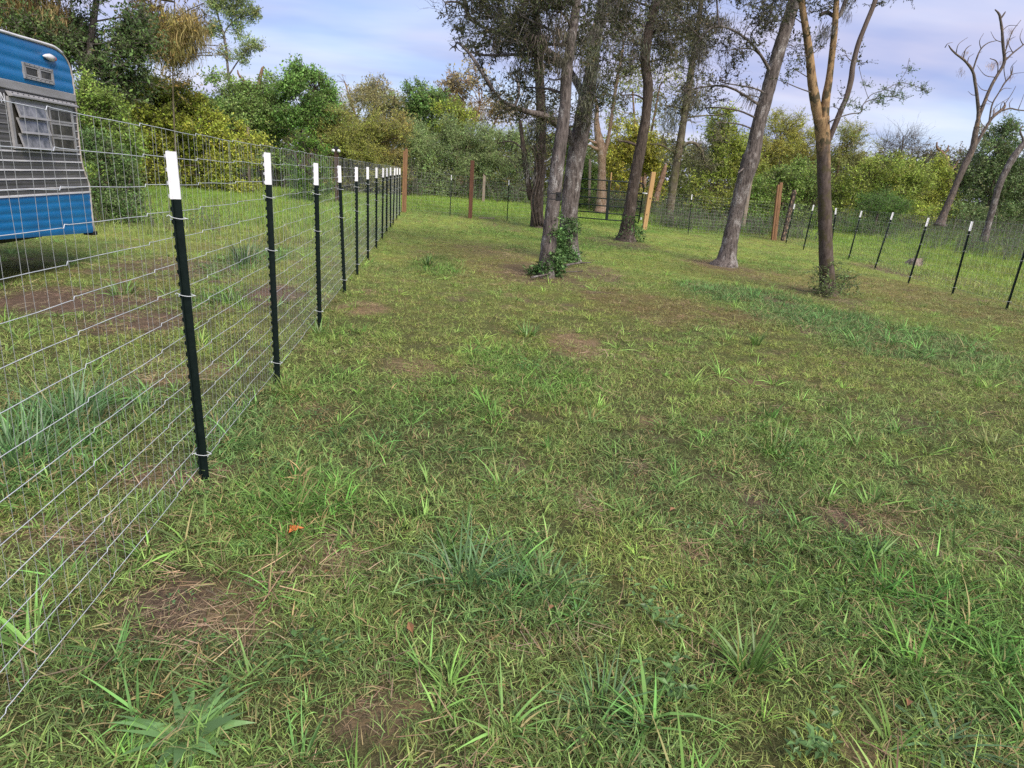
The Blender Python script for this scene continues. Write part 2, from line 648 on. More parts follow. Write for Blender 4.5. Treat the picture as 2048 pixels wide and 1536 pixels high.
def sprig(seed, n=16, ln=0.28, leaf_ln=0.05, leaf_w=0.024, droop=0.3, quad=False, twigs=3):
    r = random.Random(seed)
    V, F, LV, MI = [], [], [], []
    for b in range(twigs):
        az = r.uniform(0, 6.28)
        el = r.uniform(-0.2, 1.2)
        d = np.array([math.cos(az) * math.cos(el), math.sin(az) * math.cos(el), math.sin(el)])
        p = np.zeros(3)
        segs = 3
        L0 = ln * r.uniform(0.6, 1.1)
        for k in range(segs):
            q = p + d * L0 / segs
            stick(V, F, LV, MI, p, q, 0.0035 * (1 - k / 4), 0.0035 * (1 - (k + 1) / 4))
            for _ in range(max(1, n // (twigs * segs))):
                t = r.random()
                pp = p * (1 - t) + q * t
                dd = d * 0.5 + rvec(r) * 0.9
                f0 = len(F)
                lv = r.random()
                (leaf2 if quad else leaf)(V, F, LV, pp, dd, rvec(r) + np.array([0, 0, 0.8]), leaf_ln * r.uniform(0.7, 1.25), leaf_w * r.uniform(0.8, 1.2), lv, 0.0 if r.random() > 0.04 else 0.7)
                MI.extend([0] * (len(F) - f0))
            p = q
            d = d + rvec(r) * 0.35 - np.array([0, 0, droop * 0.3])
            d /= np.linalg.norm(d)
    return mesh_lv("leafy_sprig", V, F, LV, [M["leaf"], M["twig"]], MI)


def bare_sprig(seed, ln=0.5):
    r = random.Random(seed)
    V, F, LV, MI = [], [], [], []

    def grow(p, d, L0, rad, depth):
        for k in range(3):
            q = p + d * L0 / 3
            stick(V, F, LV, MI, p, q, rad, rad * 0.8)
            rad *= 0.8
            if depth and r.random() < 0.8:
                dd = d + rvec(r) * 0.8
                grow(q, dd / np.linalg.norm(dd), L0 * 0.6, rad * 0.8, depth - 1)
            d = d + rvec(r) * 0.3; d /= np.linalg.norm(d)
            p = q
    for b in range(3):
        d = rvec(r); d[2] = abs(d[2])
        grow(np.zeros(3), d, ln * r.uniform(0.6, 1), 0.006, 2)
    return mesh_lv("bare_twig", V, F, LV, [M["leaf"], M["twig"]], MI)


def moss_clump(seed, ln=0.27, n=40):
    r = random.Random(seed)
    V, F, LV = [], [], []
    for k in range(n):
        p = np.array([r.gauss(0, 0.08), r.gauss(0, 0.08), r.gauss(0, 0.08)])
        L0 = ln * r.uniform(0.3, 1.0)
        az = r.uniform(0, 6.28)
        w = 0.0055
        n0 = len(V)
        seg = 5
        for i in range(seg + 1):
            t = i / seg
            o = np.array([math.sin(t * 5 + k) * 0.018, math.cos(t * 4 + k * 2) * 0.018, -t * L0])
            ww = w * (1 - 0.75 * t)
            sd = np.array([math.cos(az + t * 3), math.sin(az + t * 3), 0]) * ww
            V.append(p + o - sd); V.append(p + o + sd)
        lv = r.random()
        for i in range(seg):
            b = n0 + 2 * i
            F.append((b, b + 1, b + 3, b + 2)); LV.append((lv, 0))
    return mesh_lv("moss_strands", V, F, LV, [M["moss"]])


def turf(seed, n=36, rad=0.10, ln=(0.035, 0.09), w=(0.0022, 0.0038), tilt=(0.4, 1.45), bend=(0.2, 1.6), dry=0.07):
    r = random.Random(seed)
    V, F, LV = [], [], []
    for k in range(n):
        a, q = r.uniform(0, 6.28), rad * math.sqrt(r.random())
        dr = r.random() < dry
        blade(V, F, LV, (q * math.cos(a), q * math.sin(a), r.uniform(-0.004, 0.01)), r.uniform(0, 6.28), r.uniform(*tilt), r.uniform(*bend), r.uniform(*ln), r.uniform(*w), r.random(), (r.uniform(0.6, 1.0) if dr else r.uniform(0, 0.15)), 3, r.gauss(0, 0.5))
    return mesh_lv("turf_tuft", V, F, LV, [M["grass"]])


def clump(seed, n=22, ln=(0.10, 0.24), w=(0.005, 0.009), tilt=(0.3, 1.3), bend=(0.2, 1.0), rad=0.03, dry=0.06, seg=4):
    r = random.Random(seed)
    V, F, LV = [], [], []
    for k in range(n):
        az = r.uniform(0, 6.28)
        q = rad * math.sqrt(r.random())
        dr = r.random() < dry
        blade(V, F, LV, (q * math.cos(az), q * math.sin(az), 0), az + r.gauss(0, 0.5), r.uniform(*tilt), r.uniform(*bend), r.uniform(*ln), r.uniform(*w), r.random(), (r.uniform(0.5, 0.9) if dr else 0.03), seg, r.gauss(0, 0.35))
    return mesh_lv("grass_clump", V, F, LV, [M["grass"]])


def straw(seed, n=16, rad=0.12):
    r = random.Random(seed)
    V, F, LV = [], [], []
    for k in range(n):
        a, q = r.uniform(0, 6.28), rad * math.sqrt(r.random())
        blade(V, F, LV, (q * math.cos(a), q * math.sin(a), r.uniform(0.002, 0.02)), r.uniform(0, 6.28), r.uniform(1.3, 1.62), r.uniform(-0.15, 0.25), r.uniform(0.04, 0.15), r.uniform(0.002, 0.0045), r.random(), r.uniform(0, 0.5), 2, r.gauss(0, 0.4))
    return mesh_lv("straw_bits", V, F, LV, [M["straw"]])


def broadleaf(seed, n=26, rad=0.06, ll=(0.011, 0.024), h=0.04):
    r = random.Random(seed)
    V, F, LV = [], [], []
    for k in range(n):
        az = r.uniform(0, 6.28)
        q = rad * math.sqrt(r.random())
        p = np.array([q * math.cos(az), q * math.sin(az), r.uniform(0.006, h)])
        el = r.uniform(-0.1, 0.7)
        d = np.array([math.cos(az) * math.cos(el), math.sin(az) * math.cos(el), math.sin(el)])
        L0 = r.uniform(*ll)
        leaf(V, F, LV, p, d, np.array([r.gauss(0, .25), r.gauss(0, .25), 1]), L0, L0 * r.uniform(0.4, 0.6), r.random(), 0.0)
    return mesh_lv("low_weed", V, F, LV, [M["grass"]])


def stem_weed(seed, h=0.8, n=26, ll=(0.05, 0.10)):
    r = random.Random(seed)
    V, F, LV, MI = [], [], [], []
    for s in range(3):
        lean = np.array([r.gauss(0, 0.22), r.gauss(0, 0.22), 1.0])
        H = h * r.uniform(0.6, 1.1)
        b0 = np.array([r.gauss(0, 0.06), r.gauss(0, 0.06), 0])
        stick(V, F, LV, MI, b0, b0 + lean * H, 0.006, 0.003)
        for k in range(n // 3):
            t = 0.12 + 0.88 * (k + r.random()) / (n // 3)
            az = k * 2.4 + r.uniform(0, 1)
            el = r.uniform(-0.3, 0.7)
            d = np.array([math.cos(az) * math.cos(el), math.sin(az) * math.cos(el), math.sin(el)])
            L0 = r.uniform(*ll) * (1.15 - 0.5 * t)
            f0 = len(F)
            leaf2(V, F, LV, b0 + lean * H * t + d * L0 * 0.2, d, np.array([r.gauss(0, .3), r.gauss(0, .3), 1]), L0, L0 * 0.5, r.random(), 0)
            MI.extend([0] * (len(F) - f0))
    return mesh_lv("stem_weed", V, F, LV, [M["leaf"], M["twig"]], MI)


lib("oak_sprig", [(sprig(100 + i, 18, 0.26, 0.048, 0.024),) for i in range(6)])
lib("bush_sprig", [(sprig(200 + i, 42, 0.42, 0.085, 0.046, 0.2, True, 5),) for i in range(6)])
lib("fine_sprig", [(sprig(300 + i, 60, 0.45, 0.055, 0.022, 0.2, True, 5),) for i in range(6)])
lib("bare_twig", [(bare_sprig(400 + i),) for i in range(4)])
lib("moss", [(moss_clump(500 + i),) for i in range(4)])
lib("turf", [(turf(600 + i, 36, 0.085, (0.03, 0.075), (0.0024, 0.0046), (0.3, 1.4), (0.3, 1.8)),) for i in range(8)])
lib("short_turf", [(turf(650 + i, 40, 0.11, (0.02, 0.06), (0.002, 0.003), (0.6, 1.5), (0.3, 1.6), 0.10),) for i in range(6)])
lib("clump", [(clump(700 + i, 18, (0.08, 0.22), (0.005, 0.0105), (0.4, 1.4), (0.2, 1.2)),) for i in range(8)])
lib("far_turf", [(turf(750 + i, 46, 0.26, (0.05, 0.13), (0.005, 0.008), (0.2, 1.2), (0.2, 1.0), 0.10),) for i in range(6)])
lib("tall_grass", [(turf(800 + i, 44, 0.28, (0.14, 0.36), (0.006, 0.011), (0.0, 0.6), (0.1, 0.9), 0.08),) for i in range(6)])
lib("straw", [(straw(850 + i),) for i in range(6)])
lib("broadleaf", [(broadleaf(900 + i),) for i in range(6)])
lib("ivy_leaf", [(broadleaf(930 + i, 12, 0.05, (0.02, 0.045), 0.05),) for i in range(4)])
lib("stem_weed", [(stem_weed(950 + i),) for i in range(6)])


# ------------------------------------------------------------------ ground and its zones
TYPES = ("soil", "straw", "lush", "blue", "yellow", "brown", "dark", "lime")
# patches seen in the photograph: pixel of the middle, half width, half height, kind, amount
_PATCH = [
    (130, 600, 170, 28, "soil", 1.0), (330, 535, 130, 20, "soil", .8), (280, 640, 90, 24, "soil", .9), (545, 590, 60, 22, "soil", 1.0), (20, 605, 60, 30, "soil", .9),
    (330, 950, 90, 30, "straw", .8), (240, 1250, 55, 36, "soil", .8), (440, 1225, 100, 80, "straw", .7), (400, 1290, 60, 36, "straw", .7),
    (660, 1110, 70, 40, "straw", .8), (745, 1430, 70, 45, "soil", .4), (770, 1440, 80, 60, "straw", .7), (720, 617, 45, 14, "straw", 1.0),
    (1150, 690, 50, 22, "straw", .9), (820, 735, 40, 20, "straw", .5), (1080, 545, 90, 20, "soil", .8), (960, 520, 130, 30, "brown", .5), (1000, 500, 80, 14, "soil", .5),
    (1190, 545, 50, 14, "soil", .8), (1010, 452, 40, 9, "soil", .5), (1240, 486, 60, 9, "soil", .8), (1440, 532, 50, 10, "soil", .8), (1500, 545, 110, 22, "brown", .5),
    (1640, 590, 70, 18, "soil", .6), (1550, 600, 40, 10, "soil", .7), (1300, 610, 120, 25, "brown", .7), (1480, 640, 90, 20, "brown", .7), (1600, 560, 120, 25, "brown", .4),
    (1680, 1035, 45, 20, "soil", 1.0), (1790, 1060, 50, 35, "straw", .7), (1880, 1130, 40, 30, "soil", .4), (1380, 1115, 45, 25, "straw", .7), (1840, 550, 75, 16, "soil", 1.0),
    (1550, 475, 60, 8, "brown", .8), (1780, 575, 120, 22, "brown", .6), (1000, 1430, 60, 40, "straw", .5), (1740, 1500, 60, 40, "straw", .7), (100, 1080, 110, 40, "straw", .5),
    (1480, 588, 110, 18, "blue", 1.0), (1640, 640, 130, 32, "blue", 1.0), (1830, 690, 170, 34, "blue", .9), (1960, 740, 120, 30, "blue", .6), (1750, 650, 120, 22, "lush", .5),
    (110, 860, 140, 90, "blue", 1.0), (60, 960, 120, 60, "lush", .8), (480, 860, 60, 70, "blue", .8), (490, 520, 60, 30, "blue", .9), (440, 600, 70, 26, "lush", .8),
    (590, 1020, 90, 60, "lush", 1.0), (960, 1150, 190, 70, "blue", .8), (910, 800, 160, 40, "lush", .6), (1060, 745, 110, 50, "lush", .8), (700, 660, 90, 30, "lush", .5), (640, 780, 80, 40, "lush", .5),
    (870, 530, 40, 18, "lush", .9), (1560, 880, 90, 60, "lush", .6), (1330, 930, 120, 80, "dark", .4), (850, 870, 180, 60, "dark", .5), (300, 1360, 260, 90, "dark", .8), (560, 1340, 130, 70, "dark", .6), (1560, 1050, 150, 60, "dark", .5),
    (1180, 1480, 120, 60, "blue", .5), (1100, 1230, 170, 60, "dark", .5), (1720, 1250, 170, 90, "dark", .4), (1900, 1250, 120, 200, "dark", .4),
    (1560, 720, 160, 45, "yellow", .9), (1180, 610, 220, 40, "yellow", .6), (1400, 780, 200, 60, "yellow", .5), (900, 600, 160, 40, "yellow", .6), (930, 460, 160, 25, "yellow", .6), (1230, 1130, 140, 60, "yellow", .5),
    (1150, 470, 100, 20, "lush", .5), (700, 470, 60, 20, "lush", .4), (250, 430, 150, 30, "yellow", .5), (1900, 610, 140, 30, "brown", .5), (1950, 820, 160, 60, "yellow", .4), (1320, 1250, 110, 60, "yellow", .4),
    (1720, 480, 140, 22, "lime", 1.0), (1560, 440, 90, 16, "lime", .9), (1850, 510, 150, 22, "lime", .7), (1700, 455, 160, 14, "lime", .8), (2000, 480, 90, 30, "lush", .8),
]
PATCH = []
for px, py, rx, ry, ty, amt in _PATCH:
    c = G(px, py)
    up = G(px, max(py - ry, 425))
    dn = G(px, min(py + ry, 1700))
    PATCH.append((c[0], c[1], 1.15 * max(.08, pxm(rx, c)), 1.15 * max(.08, 0.5 * (abs(up[1] - c[1]) + abs(dn[1] - c[1]))), ty, amt))


def zones(x, y):
    x, y = np.asarray(x, float).ravel(), np.asarray(y, float).ravel()
    z = {t: np.zeros(len(x)) for t in TYPES}
    wob = fbm2(x, y, 2.2, 41) - 0.5
    wob2 = (fbm2(x, y, 7.0, 47) - 0.5) * 1.3 + (fbm2(x, y, 19.0, 49) - 0.5) * 0.9
    for cx, cy, rx, ry, ty, amt in PATCH:
        m = (np.abs(x - cx) < rx * 2.2) & (np.abs(y - cy) < ry * 2.2)
        if not m.any():
            continue
        d = np.sqrt(((x[m] - cx) / rx) ** 2 + ((y[m] - cy) / ry) ** 2) + wob[m] * 1.1 + wob2[m] * 0.9
        z[ty][m] = np.maximum(z[ty][m], amt * (1 - sstep(0.65, 1.25, d)))
    # small random bare spots and drifts of colour
    n1, n2, n3 = fbm2(x, y, 0.9, 61), fbm2(x, y, 0.5, 71), fbm2(x, y, 2.6, 81)
    near = 1 - sstep(24, 30, y)
    z["straw"] = np.maximum(z["straw"], 0.75 * sstep(0.60, 0.70, n3) * near)
    z["soil"] = np.maximum(z["soil"], 0.9 * sstep(0.63, 0.70, fbm2(x, y, 2.3, 91)) * near)
    z["yellow"] = np.maximum(z["yellow"], np.maximum(0.8 * sstep(0.48, 0.66, n1), (0.25 + 0.6 * sstep(0.35, 0.6, n1)) * sstep(3.5, 7, y) * near))
    z["lush"] = np.maximum(z["lush"], 0.7 * sstep(0.54, 0.68, n2))
    z["brown"] = np.maximum(z["brown"], 0.35 * sstep(0.55, 0.72, fbm2(x, y, 0.7, 101)) * near * sstep(6, 11, y))
    right = sstep(0.3, 1.5, x - fence_right_x(y)) * (1 - sstep(46, 60, y))
    z["lime"] = np.maximum(z["lime"], right * sstep(0.38, 0.55, n2) * 0.8)
    far = np.maximum(sstep(26.5, 29.5, y), sstep(15, 20, y) * sstep(-1.2, -2.2, x))
    z["lush"] = np.maximum(z["lush"] * (1 - far), 0.55 * far)
    z["lime"] = np.maximum(z["lime"], 0.85 * far)
    z["soil"] *= 1 - 0.8 * far
    z["straw"] *= 1 - 0.8 * far
    return z


def fence_right_x(y):
    return np.interp(np.asarray(y, float), [9, 11.3, 13.0, 14.6, 17.4, 19.7, 22.6, 25.2, 26.7], [10.2, 10.7, 11.0, 11.3, 12.1, 12.7, 13.1, 13.6, 13.9])


C_OLIVE = np.array([0.190, 0.290, 0.078])
C_TYPE = {"lush": (0.120, 0.260, 0.048), "blue": (0.110, 0.230, 0.072), "yellow": (0.315, 0.385, 0.085), "brown": (0.270, 0.205, 0.090), "dark": (0.085, 0.160, 0.050), "lime": (0.230, 0.370, 0.055)}


def grass_tint(x, y, z, jitter=0.18):
    n = len(x)
    c = np.repeat(C_OLIVE[None], n, 0)
    for ty in ("yellow", "brown", "dark", "lush", "blue", "lime"):
        w = (z[ty] * 0.85)[:, None]
        c = c * (1 - w) + np.array(C_TYPE[ty]) * w
    c = c * (1 + RNG.normal(0, jitter, n))[:, None] * (1 + RNG.normal(0, 0.07, (n, 3)))
    return np.clip(c, 0.01, 0.6)


def build_ground():
    def axis(lo, a, b, hi, fine, grow=1.25):
        m = np.arange(a, b, fine)
        r, s = [b], fine
        while r[-1] < hi:
            s *= grow; r.append(r[-1] + s)
        l, s = [a], fine
        while l[-1] > lo:
            s *= grow; l.append(l[-1] - s)
        return np.array(sorted(set(np.round(np.concatenate([l, m, r]), 4))))
    xs = axis(-260, -6.5, 14.5, 300, 0.10)
    ys = axis(-120, 0.6, 20.0, 420, 0.09)
    X, Y = np.meshgrid(xs, ys)
    x, y = X.ravel(), Y.ravel()
    zc = zones(x, y)
    h = height(x, y)
    fine = 0.018 * (fbm2(x, y, 9.0, 15) - 0.5)
    h = h + fine - 0.012 * zc["soil"]
    thatch = np.repeat(np.array([[0.072, 0.070, 0.034]]), len(x), 0)
    g = grass_tint(x, y, zc, 0.05)
    fr = sstep(5, 18, y)[:, None] * 0.75 + 0.10
    col = thatch * (1 - fr) + g * fr
    soil = np.array([0.140, 0.098, 0.080])
    st = np.array([0.26, 0.185, 0.115])
    w = np.clip(zc["straw"], 0, 1)[:, None] * 0.8
    col = col * (1 - w) + st * w
    w = np.clip(zc["soil"], 0, 1)[:, None] * 0.9
    col = col * (1 - w) + soil * w
    w = np.clip(zc["brown"], 0, 1)[:, None] * 0.5
    col = col * (1 - w) + np.array([0.16, 0.11, 0.06]) * w
    nx, ny = len(xs), len(ys)
    I = np.arange(nx * ny).reshape(ny, nx)
    F = np.stack([I[:-1, :-1].ravel(), I[:-1, 1:].ravel(), I[1:, 1:].ravel(), I[1:, :-1].ravel()], 1)
    me = bpy.data.meshes.new("ground")
    me.from_pydata(np.stack([x, y, h], 1).tolist(), [], F.tolist())
    a = me.attributes.new("soil_colour", 'FLOAT_COLOR', 'POINT')
    a.data.foreach_set("color", np.concatenate([col, np.ones((len(x), 1))], 1).astype(np.float32).ravel())
    me.polygons.foreach_set("use_smooth", [True] * len(me.polygons))
    m, nt, out = new_mat("ground")
    b = principled(nt, out, 0.95, 0, 0.1)
    at = nt.nodes.new("ShaderNodeAttribute"); at.attribute_name = "soil_colour"
    n1 = noise_node(nt, 45, 8, 0.75)
    n2 = noise_node(nt, 160, 3, 0.6)
    r = ramp(nt, n1.outputs["Fac"], [(0.3, (0.35, 0.33, 0.30)), (0.5, (0.95, 0.95, 0.95)), (0.72, (1.75, 1.6, 1.4))])
    c = mixcol(nt, 1.0, at.outputs["Color"], r.outputs[0], 'MULTIPLY')
    r2 = ramp(nt, n2.outputs["Fac"], [(0.35, (0.6, 0.6, 0.6)), (0.7, (1.35, 1.3, 1.2))])
    c = mixcol(nt, 1.0, c, r2.outputs[0], 'MULTIPLY')
    nt.links.new(c, b.inputs["Base Color"])
    bp = nt.nodes.new("ShaderNodeBump"); bp.inputs["Strength"].default_value = 0.8; bp.inputs["Distance"].default_value = 0.02
    nt.links.new(n1.outputs["Fac"], bp.inputs["Height"])
    nt.links.new(bp.outputs[0], b.inputs["Normal"])
    me.materials.append(m)
    o = bpy.data.objects.new("ground", me)
    COL.objects.link(o)
    tag(o, kind="structure")


build_ground()


def in_view(x, y, z, margin=0.25):
    d = np.stack([x, y, z - EYE], 1)
    f = d @ CF
    u = (d @ CR) / np.maximum(f, 1e-3) * FPX / 1024
    v = (d @ CU) / np.maximum(f, 1e-3) * FPX / 768
    return (f > 0.3) & (np.abs(u) < 1 + margin) & (np.abs(v) < 1 + margin)


def strew(x0, x1, y0, y1, per_m2):
    n = int((x1 - x0) * (y1 - y0) * per_m2)
    x, y = RNG.uniform(x0, x1, n), RNG.uniform(y0, y1, n)
    h = height(x, y)
    k = in_view(x, y, h, 0.22 if y0 > 2 else 0.5)
    return x[k], y[k], h[k]


BANDS = [(-4, 4.5, 0.7, 3.2, 1.0), (-7, 8, 3.2, 6.5, 0.55), (-11, 13, 6.5, 12, 0.28), (-16, 22, 12, 20, 0.13), (-22, 32, 20, 29, 0.07)]


def build_grass():
    acc = {k: [[], [], [], []] for k in ("turf", "short_turf", "clump", "straw", "broadleaf", "far_turf", "tall_grass")}

    def put(libname, x, y, h, scl, tint, tilt=0.12):
        n = len(x)
        a = acc[libname]
        a[0].append(np.stack([x, y, h], 1))
        a[1].append(np.stack([RNG.normal(0, tilt, n), RNG.normal(0, tilt, n), RNG.uniform(0, 6.28, n)], 1))
        a[2].append(scl)
        a[3].append(tint)
    for x0, x1, y0, y1, q in BANDS:
        # turf, with bare soil left bare
        x, y, h = strew(x0, x1, y0, y1, 540 * q)
        z = zones(x, y)
        keep = RNG.random(len(x)) > np.clip(0.88 * z["soil"] + 0.74 * z["straw"] + 0.25 * z["brown"], 0, 0.98)
        x, y, h = x[keep], y[keep], h[keep]
        z = {k: v[keep] for k, v in z.items()}
        lum = fbm2(x, y, 5.0, 211)
        keep = RNG.random(len(x)) < np.maximum(0.25 + 0.95 * sstep(0.36, 0.56, lum), sstep(7, 14, y))
        x, y, h = x[keep], y[keep], h[keep]
        z = {k: v[keep] for k, v in z.items()}
        t = grass_tint(x, y, z)
        grow = 1.0 + 0.45 * z["lush"] + 0.55 * z["blue"] - 0.25 * z["yellow"]
        s = np.clip(RNG.normal(1.0, 0.22, len(x)), 0.5, 1.7) * grow * (1 + 0.25 * sstep(6, 20, y))
        dead = RNG.random(len(x)) < 0.045
        t[dead] = np.array([0.27, 0.20, 0.09]) * RNG.uniform(0.7, 1.25, (dead.sum(), 1))
        sh = RNG.random(len(x)) < 0.42
        put("short_turf", x[sh], y[sh], h[sh], s[sh], t[sh])
        put("turf", x[~sh], y[~sh], h[~sh], s[~sh], t[~sh])
        # coarser clumps
        x, y, h = strew(x0, x1, y0, y1, 46 * q + 0.6)
        z = zones(x, y)
        want = np.clip(0.42 + 0.9 * z["lush"] + 0.9 * z["blue"] + 0.2 * z["dark"] - 0.8 * z["soil"] - 0.3 * z["yellow"], 0.02, 1)
        keep = RNG.random(len(x)) < want
        x, y, h = x[keep], y[keep], h[keep]
        z = {k: v[keep] for k, v in z.items()}
        t = grass_tint(x, y, z) * np.array([0.9, 1.12, 0.95])
        put("clump", x, y, h, np.clip(RNG.normal(0.72, 0.24, len(x)), 0.3, 1.4) * (1 + 0.25 * z["blue"]), t)
        # dry stalks
        x, y, h = strew(x0, x1, y0, y1, 150 * q)
        z = zones(x, y)
        keep = RNG.random(len(x)) < np.clip(0.045 + 1.0 * z["straw"] + 0.7 * z["soil"] + 0.4 * z["brown"] - 0.3 * z["lush"], 0.03, 1)
        x, y, h = x[keep], y[keep], h[keep]
        t = np.array([0.44, 0.33, 0.21]) * RNG.uniform(0.45, 1.3, (len(x), 1)) * (1 + RNG.normal(0, 0.06, (len(x), 3)))
        put("straw", x, y, h + 0.012, np.clip(RNG.normal(0.9, 0.25, len(x)), 0.4, 1.6), t, 0.10)
        # low broad leaves
        x, y, h = strew(x0, x1, y0, y1, 70 * q)
        z = zones(x, y)
        wn = sstep(0.5, 0.62, fbm2(x, y, 1.3, 131))
        keep = RNG.random(len(x)) < np.clip(0.05 + 0.55 * wn + 0.7 * z["dark"] + 0.3 * z["lush"] - z["soil"] - z["yellow"], 0.01, 1)
        x, y, h = x[keep], y[keep], h[keep]
        t = np.array([0.095, 0.190, 0.060]) * RNG.uniform(0.65, 1.3, (len(x), 1)) * (1 + RNG.normal(0, 0.08, (len(x), 3)))
        put("broadleaf", x, y, h, np.clip(RNG.normal(0.85, 0.25, len(x)), 0.4, 1.5), t)
    # meadow beyond the fences
    for x0, x1, y0, y1, d in ((-24, 46, 24, 36, 14), (-36, 60, 36, 52, 8), (10, 34, 9, 26, 22)):
        x, y, h = strew(x0, x1, y0, y1, d)
        z = zones(x, y)
        keep = (y > 27.2) | (x > fence_right_x(y) + 0.5)
        x, y, h = x[keep], y[keep], h[keep]
        z = {k: v[keep] for k, v in z.items()}
        put("far_turf", x, y, h, np.clip(RNG.normal(1, 0.2, len(x)), 0.5, 1.6), grass_tint(x, y, z, 0.12))
    for x0, x1, y0, y1, d, lim in ((-24, -1.4, 14, 27, 6, 0), (-30, 60, 29, 46, 4, 0), (13.5, 40, 14, 30, 6, 1)):
        x, y, h = strew(x0, x1, y0, y1, d)
        z = zones(x, y)
        keep = (x > fence_right_x(y) + 2.2 + 2.5 * fbm2(x, y, 0.4, 7)) if lim else (RNG.random(len(x)) < 0.35 + 0.65 * sstep(0.45, 0.6, fbm2(x, y, 0.35, 17)))
        x, y, h = x[keep], y[keep], h[keep]
        z = {k: v[keep] for k, v in z.items()}
        put("tall_grass", x, y, h, np.clip(RNG.normal(0.75, 0.22, len(x)), 0.3, 1.4), grass_tint(x, y, z, 0.12))
    names = {"turf": "grass", "short_turf": "short_grass", "clump": "coarse_grass", "straw": "dry_straw", "broadleaf": "low_weeds", "far_turf": "meadow_grass", "tall_grass": "tall_grass"}
    labels = {"turf": "patchy olive green lawn grass inside the wire fence", "short_turf": "short worn turf between the grass tufts", "clump": "coarse wide bladed grass growing in the lawn",
              "straw": "dry tan straw lying on the bare patches", "broadleaf": "small dark green broad leaved weeds in the lawn", "far_turf": "bright green meadow grass beyond the fences", "tall_grass": "taller uncut grass behind the fences"}
    for k, a in acc.items():
        o = scatter(names[k], k, np.concatenate(a[0]), np.concatenate(a[1]), np.concatenate(a[2]), np.concatenate(a[3]))
        o["label"] = labels[k]


build_grass()


# ------------------------------------------------------------------ trees
def smooth_stem(st):
    """st: list of (px, py, Y, width px) -> points and radii."""
    pts = np.array([P(a, b, Y) for a, b, Y, w in st])
    rad = np.array([0.41 * pxm(w, p) for (a, b, Y, w), p in zip(st, pts)])
    sp = catmull(pts, 6)
    rr = catmull(np.stack([rad, rad, rad], 1), 6)[:, 0]
    return sp, np.maximum(rr, 0.004)


def crown_points(blobs, per, gap=0.42, gscale=1.6, seed=1):
    """blobs: (centre, radius xyz, count factor) -> positions."""
    out, who = [], []
    for k, (c, r, q) in enumerate(blobs):
        n = int(per * q)
        d = RNG.normal(size=(n * 2, 3))
        d /= np.linalg.norm(d, axis=1)[:, None]
        u = RNG.random(n * 2) ** 0.42
        p = np.asarray(c) + d * u[:, None] * np.asarray(r)
        keep = noise3(p * gscale, seed + 3) > gap
        p = p[keep][:n]
        out.append(p); who.append(np.full(len(p), k))
    return np.concatenate(out), np.concatenate(who)


def leaves(name, libname, blobs, per, tint, parent, origin, scl=1.0, gap=0.42, gscale=1.6, seed=1, hang=False, tvar=0.16, tints=None):
    p, who = crown_points(blobs, per, gap, gscale, seed)
    n = len(p)
    if hang:
        rot = np.stack([RNG.normal(0, .12, n), RNG.normal(0, .12, n), RNG.uniform(0, 6.28, n)], 1)
    else:
        rot = np.stack([RNG.normal(0, .6, n), RNG.normal(0, .6, n), RNG.uniform(0, 6.28, n)], 1)
    t = np.repeat(np.asarray(tint, float)[None], n, 0)
    if tints is not None:
        t = np.asarray(tints, float)[who]
    cl = 0.70 + 0.6 * noise3(p * 0.9, seed + 11)
    t = t * cl[:, None] * (1 + RNG.normal(0, tvar, n))[:, None] * (1 + RNG.normal(0, 0.06, (n, 3)))
    o = scatter(name, libname, p, rot, np.clip(RNG.normal(1, 0.22, n), 0.5, 1.7) * scl, t, parent, None, origin)
    return o


def blob_px(lst, dY=0.0, q=1.0, flat=1.0):
    """(px, py, radius px, Y) -> world ellipsoids."""
    out = []
    for b in lst:
        px, py, r, Y = b[:4]
        c = P(px, py, Y + dY)
        rr = pxm(r, c)
        out.append((c, (rr, rr * 1.05, rr * flat), (b[4] if len(b) > 4 else 1.0) * (r / 50.0) ** 2))
    return out


def limbs_to(mb, skel, blobs, r0=0.035, sides=5, twigs=5, seed=0, mi=0):
    """Limbs that reach from the stems out to the leaf masses and fork inside them."""
    r = random.Random(seed)
    skel = np.asarray(skel)
    for c, rad, q in blobs:
        c = np.asarray(c)
        d = np.linalg.norm(skel - c, axis=1) + 1.6 * np.maximum(0, skel[:, 2] - c[2] + 0.1)
        a = skel[int(np.argmin(d))]
        L = np.linalg.norm(c - a)
        mid = 0.55 * a + 0.45 * c + np.array([r.gauss(0, .10), r.gauss(0, .10), r.uniform(-.05, .16)]) * max(L, 0.3)
        end = c + np.array([r.gauss(0, .3), r.gauss(0, .3), r.gauss(0, .3)]) * np.array(rad)
        pts = catmull([a, mid, c, end], 4)
        rr0 = min(r0 * (0.5 + 0.5 * L), r0 * 1.6)
        mb.tube(pts, np.linspace(rr0, rr0 * 0.3, len(pts)), sides, False, mi)
        for k in range(twigs):
            b = pts[r.randrange(len(pts) // 2, len(pts))]
            e = c + rvec(r) * np.array(rad) * r.uniform(0.7, 1.15)
            m2 = 0.5 * (b + e) + rvec(r) * 0.12 * np.linalg.norm(e - b)
            tp = catmull([b, m2, e], 4)
            mb.tube(tp, np.linspace(rr0 * 0.38, 0.003, len(tp)), 4, False, mi)


